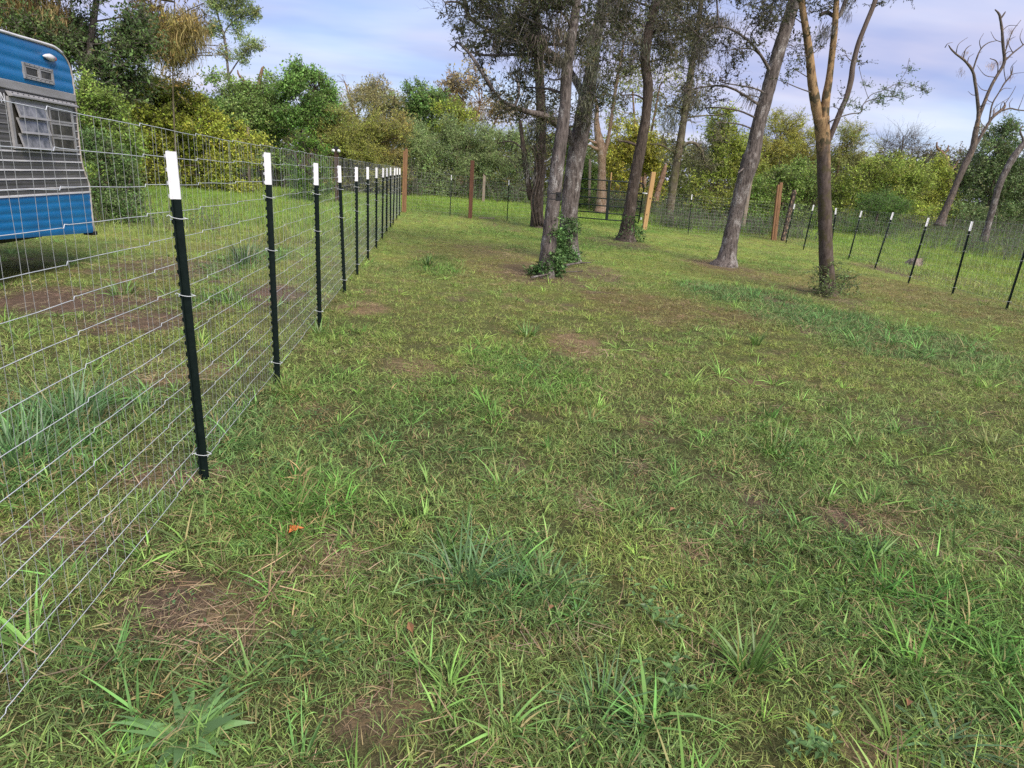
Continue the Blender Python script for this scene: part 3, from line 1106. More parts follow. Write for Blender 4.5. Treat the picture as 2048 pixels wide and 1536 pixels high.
def make_tree(name, label, cat, group, base, stems, bark, blobs=(), libname="oak_sprig", per=120, tint=(0.06, 0.075, 0.03), scl=1.0, gap=0.42, gscale=1.6,
              seed=1, sides=12, rough=0.16, moss=(), moss_tint=(0.20, 0.19, 0.15), moss_per=30, moss_scl=1.0, limb_r=0.035, twigs=5, upper=None, tints=None, extra=None, wf=1.0, bare=0.0):
    root = empty(name, base)
    tag(root, label, cat, group)
    tr = MB()
    skel = []
    for k, st in enumerate(stems):
        p, r = smooth_stem(st)
        r = r * wf
        if k == 0 and st[0][3] > 20:                 # root flare
            dd = np.linalg.norm(p - p[0], axis=1)
            r = r * (1 + 0.28 * np.exp(-dd / 0.16))
        if k == 0 and st[0][3] > 8:
            p = np.vstack([p[0] - np.array([0, 0, 0.12]), p]); r = np.concatenate([[r[0] * 1.25], r])
        tr.tube(p, r, sides, True, 0, rough, seed + k)
        skel.append(p[len(p) // 4:] if len(stems) == 1 or k == 0 else p)
    skel = np.vstack(skel)
    mats = [bark]
    t = tr.build("trunk", mats, root, True, base)
    if upper:
        for nm, sts, mat in upper:
            ub = MB()
            for j, st in enumerate(sts):
                p, r = smooth_stem(st)
                ub.tube(p, r, sides, True, 0, rough, seed + 50 + j)
                skel = np.vstack([skel, p])
                ub2 = ub
                o = ub2.build(nm, mat, root, True, base)
                ub = MB()
    if blobs:
        lb = MB()
        limbs_to(lb, skel, blobs, limb_r, 5, twigs, seed)
        o = lb.build("branches", bark if limb_r > 0.02 else M["twig"], root, True, base)
        o["kind"] = "stuff"
        leaves("crown", libname, blobs, per, tint, root, base, scl, gap, gscale, seed, tints=tints)
        if bare:
            leaves("bare_twigs", "bare_twig", blobs, bare, (0.2, 0.2, 0.2), root, base, 0.55 * scl, 0.3, gscale, seed + 9)
    if moss:
        leaves("hanging_moss", "moss", moss, moss_per, moss_tint, root, base, moss_scl, 0.3, 1.6, seed + 5, True)
    if extra:
        extra(root, base)
    return root


def base_at(px, py, Y=None):
    p = G(px, py)
    return tuple(p)


DARK_OAK = (0.090, 0.105, 0.042)


def build_enclosure_trees():
    GRP = "trees inside the wire enclosure"
    # two stems that stand close together
    Y = 10.8
    b = base_at(1092, 553)
    YA = b[1]
    stems = [[(1090, 556, YA, 52), (1093, 538, YA, 42), (1098, 480, YA, 37), (1105, 420, YA, 35), (1113, 345, YA, 34), (1122, 280, YA, 31), (1130, 210, YA, 28), (1133, 150, YA, 27), (1141, 90, YA + .1, 25), (1150, 30, YA + .2, 22), (1160, -50, YA + .3, 18)]]
    bl = blob_px([(1060, 40, 60, YA - .2), (1075, 115, 48, YA), (1020, 75, 55, YA + .5), (1120, 20, 60, YA - .3), (1100, -60, 85, YA), (1000, -50, 80, YA + .2), (1060, 175, 42, YA + .5, .7), (1150, 90, 50, YA + .4), (965, 110, 36, YA + .6, .8), (1110, 160, 45, YA + .6, .8)])
    ms = blob_px([(1140, 120, 30, YA - .2), (1120, 60, 40, YA - .3), (1070, 60, 45, YA), (1050, 120, 30, YA)])

    def vine(root, base):
        leaves("ivy", "ivy_leaf", blob_px([(1105, 520, 18, YA - .05), (1108, 470, 12, YA - .05), (1112, 440, 9, YA), (1085, 548, 16, YA - .1), (1070, 552, 14, YA), (1112, 545, 18, YA)]), 420, (0.12, 0.22, 0.07), root, base, 1.5, 0.2)
    make_tree("oak_tree", "grey barked tree with the slimmer front stem of the close pair mid enclosure", "tree", GRP, b, stems, M["bark_grey"], bl, "oak_sprig", 70, DARK_OAK, 0.95, seed=3, bare=12, gap=0.46, gscale=2.2, moss=ms, moss_per=14, extra=vine, limb_r=0.03)
    # the stouter stem behind
    b = base_at(1135, 522)
    YB = b[1]
    stems = [[(1134, 524, YB, 66), (1136, 505, YB, 52), (1137, 440, YB, 44), (1143, 380, YB, 43), (1151, 320, YB, 44), (1160, 270, YB, 44), (1168, 225, YB, 40), (1180, 160, YB, 34), (1190, 90, YB, 30), (1203, 20, YB, 26), (1218, -60, YB, 22)],
             [(1158, 300, YB, 28), (1130, 262, YB - .1, 24), (1095, 235, YB - .3, 18), (1050, 222, YB - .5, 12), (1010, 205, YB - .6, 7), (985, 180, YB - .7, 4)],
             [(1172, 200, YB, 20), (1130, 130, YB + .3, 16), (1060, 80, YB + .5, 11), (1000, 70, YB + .7, 8), (940, 40, YB + .8, 5)]]
    bl = blob_px([(930, 30, 55, YB + .4), (965, 65, 50, YB), (1000, 20, 60, YB), (890, 5, 36, YB + .2), (1180, 60, 55, YB - .3), (1205, 120, 50, YB - .4), (1190, 190, 42, YB - .5), (1240, 40, 50, YB), (1165, 240, 34, YB - .5),
                  (1010, 215, 34, YB - .6, .8), (1050, 232, 30, YB - .5, .8), (985, 180, 26, YB - .6, .7), (1095, 245, 30, YB - .3), (940, -60, 85, YB), (1080, -80, 90, YB), (1210, -60, 85, YB), (915, 85, 26, YB + .2, .6), (1030, 150, 32, YB, .4)])
    ms = blob_px([(1195, 90, 36, YB - .6), (1185, 150, 34, YB - .6), (1172, 215, 26, YB - .6), (1215, 40, 30, YB - .3), (950, 50, 30, YB + .3), (1010, 60, 30, YB)])

    def vine2(root, base):
        leaves("ivy", "ivy_leaf", blob_px([(1124, 500, 17, YB - .22), (1132, 470, 15, YB - .2), (1140, 442, 11, YB - .2), (1122, 522, 18, YB - .3), (1150, 462, 8, YB - .2), (1144, 508, 11, YB - .25), (1118, 485, 9, YB - .4), (1140, 528, 16, YB - .3), (1158, 532, 9, YB - .2), (1112, 536, 9, YB - .8)], flat=1.3), 560, (0.12, 0.215, 0.07), root, base, 1.5, 0.38, 5.0)
    make_tree("oak_tree", "stout grey oak with ivy round its foot, behind the slim stem of the pair", "tree", GRP, b, stems, M["bark_grey"], bl, "oak_sprig", 70, DARK_OAK, 1.05, seed=5, bare=12, gap=0.46, gscale=2.2, moss=ms, moss_per=18, moss_scl=1.1, extra=vine2)
    # dark vine hung tree behind
    b = base_at(1075, 455)
    YC = b[1]
    stems = [[(1076, 457, YC, 40), (1074, 435, YC, 32), (1076, 380, YC, 28), (1080, 310, YC, 26), (1082, 230, YC, 24), (1078, 150, YC, 22), (1074, 70, YC, 20), (1068, -20, YC, 16)],
             [(1062, 400, YC + .1, 14), (1052, 340, YC + .1, 14), (1046, 290, YC + .1, 11), (1040, 240, YC + .2, 8)]]
    stems += [[(1070 + k * 5, 452, YC - .3, 4), (1062 + k * 7, 400, YC - .45, 3.5), (1074 + k * 6, 350 - k * 8, YC - .4, 3.5), (1066 + k * 8, 290, YC - .4, 3)] for k in range(4)]
    bl = blob_px([(1070, 300, 34, YC), (1045, 330, 26, YC), (1090, 260, 34, YC), (1050, 200, 34, YC, .8), (1085, 130, 40, YC), (1050, 60, 45, YC), (1090, 20, 50, YC), (1040, 380, 14, YC, .6), (1000, 285, 20, YC + .5, .4), (1110, 210, 34, YC), (1050, -40, 60, YC)])
    make_tree("oak_tree", "dark trunk wrapped in hanging vines behind the close pair of stems", "tree", GRP, b, stems, M["bark_brown"], bl, "oak_sprig", 84, (0.078, 0.088, 0.036), 1.5, seed=8, bare=12, gap=0.45, gscale=2.0, moss=blob_px([(1075, 330, 26, YC - .3), (1060, 260, 30, YC), (1080, 200, 30, YC)]), moss_per=12, moss_scl=1.6)
    # single brown trunk in front of the gate
    b = base_at(1252, 482)
    YD = b[1]
    stems = [[(1251, 484, YD, 48), (1253, 468, YD, 38), (1258, 430, YD, 31), (1267, 370, YD, 28), (1277, 320, YD, 28), (1286, 270, YD, 26), (1293, 220, YD, 24), (1296, 170, YD, 24), (1291, 130, YD, 24), (1292, 90, YD, 26), (1302, 40, YD, 22), (1315, -10, YD, 20), (1330, -80, YD, 14)],
             [(1272, 290, YD, 8), (1255, 284, YD, 6), (1236, 282, YD, 3)]]
    bl = blob_px([(1265, 40, 50, YD), (1330, 50, 50, YD), (1320, 120, 38, YD, .8), (1255, 120, 38, YD, .9), (1290, -40, 75, YD), (1370, -20, 65, YD), (1245, 190, 26, YD, .6), (1350, 90, 40, YD, .8), (1230, -10, 60, YD), (1310, 180, 26, YD, .5), (1385, 60, 40, YD, .7)])

    def vine3(root, base):
        leaves("ivy", "ivy_leaf", blob_px([(1254, 465, 16, YD - .1), (1256, 445, 13, YD - .1), (1272, 470, 14, YD), (1252, 480, 12, YD - .1), (1276, 480, 9, YD)]), 300, (0.10, 0.18, 0.06), root, base, 2.0, 0.2)
    make_tree("oak_tree", "brown trunk leaning right in front of the metal gate", "tree", GRP, b, stems, M["bark_brown"], bl, "oak_sprig", 84, (0.095, 0.10, 0.042), 1.4, seed=12, bare=10, gap=0.46, gscale=1.9, moss=blob_px([(1260, 90, 40, YD), (1330, 100, 36, YD), (1250, 170, 22, YD)]), moss_per=14, moss_scl=1.5, extra=vine3)
    # leaning trunk
    b = base_at(1450, 531)
    YE = b[1]
    stems = [[(1448, 533, YE, 60), (1453, 515, YE, 44), (1462, 470, YE, 37), (1474, 420, YE, 36), (1486, 370, YE, 36), (1500, 325, YE, 42), (1507, 300, YE, 36), (1514, 262, YE, 32), (1527, 215, YE, 32), (1542, 160, YE, 32), (1558, 100, YE, 31), (1574, 50, YE, 30), (1588, 5, YE, 28), (1606, -60, YE, 24)],
             [(1545, 150, YE, 9), (1510, 95, YE - .2, 6), (1465, 60, YE - .3, 5), (1425, 55, YE - .3, 4), (1390, 90, YE - .2, 3.5)],
             [(1497, 330, YE, 7), (1486, 338, YE - .1, 5), (1476, 346, YE - .2, 3)]]
    bl = blob_px([(1420, 40, 50, YE - .2), (1460, 100, 44, YE - .3, .8), (1500, 50, 50, YE - .3), (1445, 165, 34, YE - .2, .7), (1395, 120, 40, YE - .2, .8), (1540, 30, 40, YE - .3), (1480, 190, 26, YE, .6), (1415, 215, 30, YE, .6), (1545, 130, 26, YE + .3, .5), (1520, -50, 75, YE), (1430, -50, 75, YE), (1580, 90, 22, YE, .6), (1370, 180, 34, YE, .6), (1350, 30, 45, YE - .3, .7), (1600, -40, 60, YE), (1435, 245, 18, YE, .5)])
    make_tree("oak_tree", "grey lichen spotted trunk with a strong lean and a bulge half way", "tree", GRP, b, stems, M["bark_grey"], bl, "oak_sprig", 74, (0.10, 0.105, 0.055), 1.05, gap=0.47, gscale=2.0, bare=12, limb_r=0.022, seed=16, moss=blob_px([(1505, 190, 20, YE), (1440, 60, 40, YE), (1400, 100, 36, YE)]), moss_per=13, moss_scl=1.0)
    # smooth trunk that forks
    b = base_at(1655, 588)
    YF = b[1]
    stems = [[(1655, 592, YF, 44), (1655, 570, YF, 37), (1652, 510, YF, 33), (1650, 440, YF, 32), (1648, 370, YF, 31), (1647, 310, YF, 32), (1645, 265, YF, 34), (1643, 235, YF, 36)]]
    up = [("limb", [[(1637, 245, YF, 22), (1630, 200, YF, 24), (1624, 160, YF, 22), (1619, 110, YF, 19), (1612, 60, YF, 17), (1603, 5, YF, 15), (1592, -60, YF, 13)]], M["bark_fork"]),
          ("limb", [[(1648, 245, YF - .03, 22), (1652, 195, YF, 20), (1658, 160, YF, 17), (1664, 110, YF, 15), (1669, 60, YF, 15), (1673, 0, YF, 13), (1678, -60, YF, 11)]], M["bark_fork"]),
          ("limb", [[(1656, 285, YF, 12), (1667, 258, YF - .03, 13), (1680, 225, YF - .06, 13), (1693, 195, YF - .1, 12), (1702, 160, YF - .1, 13), (1706, 130, YF - .1, 12), (1716, 90, YF - .1, 12), (1731, 50, YF - .1, 11), (1749, 5, YF - .1, 11), (1768, -60, YF - .1, 9)]], M["bark_smooth"]),
          ("limb", [[(1655, 246, YF - .1, 3.5), (1675, 236, YF - .2, 3), (1700, 228, YF - .25, 3), (1722, 224, YF - .25, 2.6), (1727, 208, YF - .25, 2.4), (1745, 199, YF - .2, 2.2), (1780, 193, YF - .2, 1.8), (1812, 200, YF - .2, 1.2)]], M["twig"]),
          ("limb", [[(1727, 208, YF - .25, 2), (1742, 190, YF - .25, 1.8), (1768, 180, YF - .3, 1.7), (1800, 166, YF - .3, 1.5), (1830, 172, YF - .3, 1.2), (1858, 184, YF - .3, 1)]], M["twig"]),
          ("limb", [[(1785, 185, YF - .25, 1.3), (1797, 165, YF - .25, 1.1), (1812, 143, YF - .25, 1), (1819, 116, YF - .25, .7)]], M["twig"]),
          ("limb", [[(1737, 198, YF - .25, 1.3), (1726, 165, YF - .2, 1.2), (1718, 135, YF - .2, 1)]], M["twig"]),
          ("limb", [[(1640, 30, YF + .1, 9), (1655, 25, YF + .1, 9), (1675, 35, YF, 9), (1688, 10, YF, 10), (1695, -20, YF, 10)]], M["bark_grey"])]
    bl = blob_px([(1595, 110, 26, YF, .8), (1590, 140, 22, YF, .7), (1612, 90, 18, YF, .8), (1640, 95, 14, YF, .7), (1690, 110, 12, YF - .1, .8), (1570, 165, 18, YF, .4), (1645, 20, 18, YF, .8), (1700, 8, 12, YF, .6), (1760, -5, 26, YF, .5), (1690, 195, 14, YF, .6), (1670, 215, 9, YF, .5), (1720, 125, 10, YF, 1.4), (1820, -8, 20, YF, .8), (1622, 105, 8, YF - .1, 2.2), (1666, 95, 7, YF - .1, 1.6), (1650, -50, 70, YF), (1580, 30, 30, YF, .6)])
    bl2 = blob_px([(1790, 192, 9, YF - .2), (1765, 198, 10, YF - .2), (1750, 205, 9, YF - .2), (1805, 197, 7, YF - .2), (1770, 180, 6, YF - .3), (1797, 167, 7, YF - .3), (1822, 171, 6, YF - .3), (1846, 178, 7, YF - .3), (1853, 184, 6, YF - .3), (1817, 143, 6, YF - .25), (1730, 170, 7, YF - .2), (1722, 215, 8, YF - .2), (1700, 205, 8, YF - .2)])

    def sparse(root, base):
        leaves("side_leaves", "oak_sprig", bl2, 420, (0.13, 0.20, 0.06), root, base, 0.5, 0.0)
        leaves("foot_shoots", "oak_sprig", blob_px([(1634, 550, 18, YF - .15), (1676, 556, 22, YF + .1), (1655, 578, 26, YF - .3, .8), (1698, 570, 22, YF, .8), (1642, 590, 22, YF - .3), (1684, 594, 22, YF - .1), (1667, 530, 13, YF - .2), (1712, 592, 14, YF, .7)]), 100, (0.26, 0.37, 0.12), root, base, 0.85, 0.1)
    make_tree("forked_tree", "smooth brown trunk that forks into peeled orange limbs, shoots round its foot", "tree", GRP, b, stems, M["bark_fork"], bl, "oak_sprig", 75, (0.085, 0.105, 0.04), 0.8, gap=0.35, seed=20, rough=0.07, sides=14, upper=up, limb_r=0.016, twigs=3, moss=blob_px([(1656, 60, 14, YF, 3), (1690, 25, 12, YF, 3), (1700, 5, 10, YF, 3)]), moss_per=22, moss_scl=0.75, moss_tint=(0.17, 0.17, 0.155), extra=sparse)


build_enclosure_trees()


# ------------------------------------------------------------------ woods all round
def at_ground(px, Y):
    p = P(px, 360, Y)
    return np.array([p[0], Y, height(p[0], Y)])


def blobs_xy(lst, Y, dY=0.0, depth=1.0):
    """(px, py, rx, ry[, q]) in pixels at depth Y -> ellipsoids."""
    out = []
    for b in lst:
        px, py, rx, ry = b[:4]
        c = P(px, py, Y + dY)
        a, h = pxm(rx, c), pxm(ry, c)
        out.append((c, (a, max(a, h) * depth, h), (b[4] if len(b) > 4 else 1.0) * rx * ry / 2500.0))
    return out


def bush(label, px, Y, crown, tint, libname="bush_sprig", per=260, scl=1.3, gap=0.40, gscale=1.1, seed=1, name="bush", cat="bush", group="bushes along the edge of the woods", stemw=7, twigs=2, moss=(), bark=None, nstem=3, depth=1.0):
    b = at_ground(px, Y)
    root = empty(name, tuple(b))
    tag(root, label, cat, group)
    bl = blobs_xy(crown, Y, 0, depth)
    r = random.Random(seed)
    for c_, d_, q_ in list(bl):                 # tufts that break the outline
        for _k in range(3):
            a_ = r.uniform(-0.3, math.pi + 0.3)
            f_ = r.uniform(0.22, 0.42)
            cc = np.asarray(c_) + np.array([math.cos(a_) * d_[0], r.uniform(-.8, .4) * d_[1], math.sin(a_) * d_[2] * r.uniform(0.9, 1.25)])
            bl.append((cc, (d_[0] * f_, d_[1] * f_, d_[2] * f_ * r.uniform(0.8, 1.7)), q_ * f_ * f_ * 1.1))
    if name == "bush":                          # leafy down to the ground
        x0, x1 = min(c[0] - c[2] * .8 for c in crown), max(c[0] + c[2] * .8 for c in crown)
        low = min(c[2] - d[2] * 0.5 for c, d, q in bl)
        n_ = max(2, int((x1 - x0) / 45))
        gz = b[2]
        for k in range(n_):
            pxk = x0 + (x1 - x0) * (k + 0.5) / n_
            hh = max(0.45, (low - gz) * 0.62)
            cc = at_ground(pxk, Y + r.uniform(-.6, .2))
            ww = pxm((x1 - x0) / n_ * 0.72, cc)
            bl.append((cc + np.array([0, 0, hh * 0.75]), (ww, ww, hh), 0.9 * pxm(1, cc) ** -2 * ww * hh / 2500.0))
    mb = MB()
    skel = []
    main = sorted(bl, key=lambda t: -t[2])[:max(1, nstem)]
    for c, rad, q in main:
        top = np.asarray(c)
        a = b + np.array([r.uniform(-.25, .25), r.uniform(-.2, .2), -0.1])
        mid = 0.5 * (a + top) + np.array([r.uniform(-.2, .2), r.uniform(-.2, .2), 0.1])
        p = catmull([a, mid, top], 5)
        w = pxm(stemw, b) / 2
        mb.tube(p, np.linspace(w, w * 0.4, len(p)), 6, True, 0, 0.1, seed)
        skel.append(p)
    mb.build("trunk", bark or M["bark_brown"], root, True, tuple(b))
    lb = MB()
    limbs_to(lb, np.vstack(skel), bl, 0.022, 4, twigs, seed)
    o = lb.build("branches", bark or M["bark_brown"], root, True, tuple(b)); o["kind"] = "stuff"
    leaves("crown", libname, bl, per, tint, root, tuple(b), scl, gap, gscale, seed)
    if moss:
        leaves("hanging_moss", "moss", blobs_xy(moss, Y), 46, (0.40, 0.32, 0.14), root, tuple(b), 2.2, 0.25, 1.2, seed + 3, True)
    return root


BRIGHT = (0.17, 0.32, 0.05)  #(0.075, 0.125, 0.035), (0.045, 0.085, 0.025), (0.16, 0.19, 0.035), (0.22, 0.20, 0.045), (0.20, 0.165, 0.065), (0.095, 0.125, 0.06), (0.12, 0.22, 0.035)


def build_woods():
    # left of the end fence
    bush("dense dark oak crown rising behind the blue trailer", 130, 24, [(40, 15, 80, 55), (130, 40, 70, 55), (200, 20, 70, 50), (230, 110, 60, 55), (170, 110, 60, 50), (90, 80, 60, 40), (270, 80, 45, 45), (190, 180, 55, 40), (245, 170, 50, 35), (60, -60, 120, 60), (200, -50, 90, 50), (150, 230, 60, 40)],
         (0.146, 0.224, 0.076), "oak_sprig", 150, 2.2, 0.50, 1.1, 31, "oak_tree", "tree", "trees at the edge of the woods", 22, 3, [(30, 40, 30, 40), (100, 30, 40, 40), (60, 10, 40, 30)], M["bark_grey"], 4)
    bush("tall oak draped in golden brown moss left of the pale slender tree", 345, 31, [(300, 20, 40, 30), (340, 60, 50, 35), (380, 30, 40, 30), (390, 110, 40, 25, .7), (330, 120, 40, 25, .6), (300, 85, 35, 30, .8), (420, 105, 25, 15, .5), (350, -40, 90, 50), (355, 165, 26, 26, .6)],
         (0.354, 0.271, 0.083), "oak_sprig", 95, 2.4, 0.50, 1.1, 37, "mossy_oak_tree", "tree", "trees at the edge of the woods", 4, 4, [(320, 60, 40, 30, 2), (370, 50, 40, 30, 2), (340, 90, 50, 25, 2)], M["bark_mossy"], 1)
    b = at_ground(462, 39.5)
    make_tree("slender_tree", "tall pale slender tree with loose tufts of light green leaves", "tree", "trees at the edge of the woods", tuple(b),
              [[(465, 330, 39.5, 9), (463, 250, 39.5, 8), (460, 190, 39.5, 7), (455, 130, 39.5, 6), (450, 80, 39.5, 5), (438, 40, 39.5, 4), (428, -10, 39.5, 3)], [(458, 150, 39.5, 4), (478, 120, 39.5, 3), (500, 95, 39.5, 3), (515, 92, 39.5, 2)], [(455, 110, 39.5, 4), (448, 70, 39.5, 3), (470, 40, 39.5, 2.5), (500, 30, 39.5, 2)]],
              M["bark_grey"], blob_px([(440, 15, 26, 39.5), (470, 25, 22, 39.5), (498, 28, 17, 39.5), (512, 30, 11, 39.5), (432, 58, 18, 39.5), (470, 60, 16, 39.5), (500, 92, 18, 39.5), (520, 92, 10, 39.5), (485, 115, 16, 39.5), (450, 105, 14, 39.5), (455, 150, 11, 39.5), (415, 65, 12, 39.5), (480, -10, 30, 39.5), (425, -20, 30, 39.5), (462, 175, 10, 39.5)]),
              "bush_sprig", 420, (0.354, 0.450, 0.166), 0.85, 0.25, 1.2, 41, 8, 0.05, twigs=2, limb_r=0.03)
    b = at_ground(515, 37)
    make_tree("broken_snag", "broken orange brown snag poking above the dark green thicket", "dead tree", "trees at the edge of the woods", tuple(b),
              [[(505, 320, 37, 12), (512, 220, 37, 11), (518, 170, 37, 10), (524, 140, 37, 7), (528, 132, 37, 2)], [(497, 185, 37, 6), (490, 165, 37, 6), (478, 150, 37, 5), (475, 140, 37, 3)]], M["bark_dead"], seed=43, sides=8)
    bush("mid green thicket under the pale slender tree", 470, 37, [(420, 215, 40, 35), (470, 205, 45, 35), (525, 210, 40, 38), (440, 260, 45, 35), (500, 255, 50, 40), (545, 240, 35, 40)], (0.303, 0.450, 0.127), "bush_sprig", 270, 1.3, seed=45)
    bush("dark green upright tree with a bare forked trunk", 606, 36, [(584, 152, 10, 20), (600, 146, 9, 20), (617, 158, 10, 18), (642, 172, 10, 18), (655, 190, 14, 16), (598, 168, 28, 22), (577, 190, 26, 30), (630, 185, 35, 28), (600, 215, 42, 30), (645, 215, 32, 32), (585, 240, 28, 24), (625, 245, 30, 22)], (0.212, 0.373, 0.091), "bush_sprig", 330, 1.15, 0.4, 1.4, 47, "young_tree", "tree", "trees at the edge of the woods", 13, 2, (), M["bark_brown"], 3)
    bush("low bright yellow green bush left of the pale slender tree", 300, 33, [(310, 190, 44, 30), (360, 205, 40, 28), (270, 195, 36, 26), (235, 225, 50, 36), (290, 225, 52, 38), (345, 235, 50, 40), (395, 250, 50, 36), (290, 275, 70, 34), (430, 275, 44, 30), (350, 285, 60, 30), (480, 290, 40, 24)], (0.403, 0.450, 0.070), "bush_sprig", 290, 1.15, 0.36, seed=49)
    bush("yellow green shrub close behind the trailer's far end", 205, 22, [(190, 225, 36, 40), (225, 250, 36, 36), (185, 280, 40, 40), (235, 300, 40, 40), (165, 230, 20, 40)], (0.271, 0.390, 0.083), "bush_sprig", 230, 0.85, 0.38, 1.5, 51)
    bush("dark vine covered bush standing beside the trailer", 215, 17, [(200, 330, 36, 40), (235, 345, 34, 36), (205, 380, 30, 30), (250, 375, 26, 22), (180, 300, 24, 40)], (0.168, 0.276, 0.085), "bush_sprig", 200, 0.62, 0.36, 1.8, 53)
    bush("tan leaved scrub with bare tips right of the dark young tree", 710, 40, [(690, 215, 36, 36), (735, 210, 36, 32), (770, 225, 30, 32), (660, 250, 30, 30)], (0.450, 0.438, 0.177), "fine_sprig", 260, 1.3, 0.42, 1.1, 55)
    bush("yellow green bush in front of the tan scrub", 690, 36, [(650, 270, 36, 28), (700, 265, 48, 30), (750, 270, 42, 30), (720, 305, 60, 24), (660, 305, 40, 22)], (0.390, 0.414, 0.094), "fine_sprig", 300, 1.2, 0.36, 1.1, 57)
    bush("golden bush low beside the end of the wire fence", 770, 37, [(760, 285, 34, 26), (790, 265, 26, 30), (770, 315, 40, 20)], (0.450, 0.390, 0.120), "fine_sprig", 280, 1.2, 0.36, 1.1, 58)
    bush("small bright green sapling below the dark young tree", 625, 30, [(620, 285, 22, 16), (640, 300, 20, 14), (600, 300, 18, 14)], BRIGHT, "bush_sprig", 260, 0.8, 0.3, 1.6, 59, nstem=1)
    bush("rounded dark green tree above the left corner post", 842, 41, [(840, 200, 36, 24), (815, 225, 32, 26), (865, 225, 34, 28), (840, 250, 48, 28)], (0.193, 0.327, 0.087), "bush_sprig", 320, 1.3, 0.36, 1.1, 61, "round_tree", "tree", "trees at the edge of the woods", 9, 2, (), None, 3)
    bush("small bright yellow green tree right of the rounded dark tree", 908, 39, [(905, 230, 32, 22), (925, 250, 26, 20), (890, 255, 28, 20)], (0.369, 0.450, 0.068), "bush_sprig", 320, 1.15, 0.33, 1.2, 63, "round_tree", "tree", "trees at the edge of the woods", 8, 2, (), None, 2)
    bush("grey green willowy thicket behind the far fence", 880, 38, [(830, 300, 40, 36), (880, 290, 48, 40), (935, 290, 46, 40), (985, 300, 42, 40), (1030, 320, 36, 44), (850, 345, 46, 30), (910, 340, 50, 34), (970, 345, 46, 30)], (0.323, 0.429, 0.168), "fine_sprig", 300, 1.15, 0.33, 1.1, 65, nstem=6, stemw=5)
    bush("half bare mossy tree of tan leaves behind the thicket", 905, 44, [(890, 165, 30, 24, .8), (925, 185, 34, 26, .8), (955, 160, 24, 26, .6), (880, 200, 24, 20, .6), (960, 210, 40, 28), (1000, 225, 36, 26), (930, 225, 36, 22)], (0.450, 0.366, 0.177), "oak_sprig", 150, 3.0, 0.47, 0.7, 67, "mossy_tree", "tree", "trees at the edge of the woods", 10, 4, [(900, 200, 30, 20, 1), (960, 220, 30, 20, 1)], M["bark_dead"], 3)
    bush("thin bare topped tree over the yellow scrub", 745, 46, [(690, 165, 18, 12, .8), (755, 165, 20, 14, .7), (770, 185, 22, 16, .8), (735, 185, 20, 14, .6), (700, 190, 24, 14, .6)], (0.426, 0.378, 0.201), "oak_sprig", 130, 3.0, 0.4, 0.7, 69, "bare_topped_tree", "tree", "trees at the edge of the woods", 7, 5, (), M["bark_dead"], 4)
    # behind the gate
    b = at_ground(1203, 34.5)
    make_tree("dead_forked_tree", "dead trunk with torn wood tinted sunlit orange and a forked top, behind the gate", "dead tree", "trees at the edge of the woods", tuple(b),
              [[(1203, 420, 34.5, 38), (1203, 380, 34.5, 31), (1204, 340, 34.5, 27), (1203, 310, 34.5, 28), (1200, 290, 34.5, 30), (1196, 268, 34.5, 24), (1193, 240, 34.5, 17), (1194, 215, 34.5, 12), (1190, 190, 34.5, 6)],
               [(1206, 320, 34.5, 14), (1215, 285, 34.5, 13), (1221, 250, 34.5, 12), (1228, 200, 34.5, 11), (1236, 150, 34.5, 10), (1243, 115, 34.5, 9), (1248, 80, 34.5, 6)],
               [(1200, 300, 34.5, 16), (1188, 296, 34.3, 11), (1178, 290, 34.2, 5), (1172, 291, 34.1, 2)], [(1198, 288, 34.5, 12), (1184, 283, 34.3, 8), (1176, 278, 34.2, 3)]],
              M["bark_pale"], blob_px([(1215, 210, 20, 34.5, .5), (1235, 215, 22, 34.5, .6), (1190, 200, 18, 34.5, .4), (1255, 150, 20, 34.5, .4)]), "oak_sprig", 100, (0.354, 0.403, 0.094), 2.4, wf=0.72, seed=71, sides=10, rough=0.25)
    b = at_ground(1313, 38)
    make_tree("broken_snag", "short pale snag broken off between gate post and mossy tree", "dead tree", "trees at the edge of the woods", tuple(b),
              [[(1311, 400, 38, 16), (1318, 375, 38, 13), (1326, 350, 38, 13), (1330, 335, 38, 9), (1333, 325, 38, 2)]], M["bark_dead"], seed=73, sides=9, rough=0.25)
    bush("bright yellow green bush seen over the gate", 1255, 39, [(1245, 290, 34, 30), (1270, 320, 40, 36), (1235, 335, 34, 30), (1300, 300, 30, 36), (1290, 350, 30, 26)], (0.450, 0.450, 0.070), "bush_sprig", 320, 1.2, 0.36, 1.2, 75)
    bush("dark green bush left of the dead forked trunk", 1155, 37, [(1150, 330, 30, 36), (1175, 345, 26, 30), (1140, 290, 26, 30), (1180, 380, 26, 16)], (0.212, 0.318, 0.076), "bush_sprig", 260, 1.2, 0.4, 1.2, 77)
    bush("loose pale leaved tree rising behind the gate", 1285, 43, [(1265, 180, 34, 36, .6), (1300, 230, 34, 34, .6), (1260, 120, 36, 36, .5), (1240, 250, 30, 30, .6), (1320, 170, 34, 40, .5), (1290, 60, 50, 40, .4)], (0.378, 0.414, 0.129), "oak_sprig", 150, 2.8, 0.48, 0.8, 79, "loose_tree", "tree", "trees at the edge of the woods", 8, 4, (), M["bark_dead"], 4)
    b = base_at(1338, 448)
    YG = b[1]
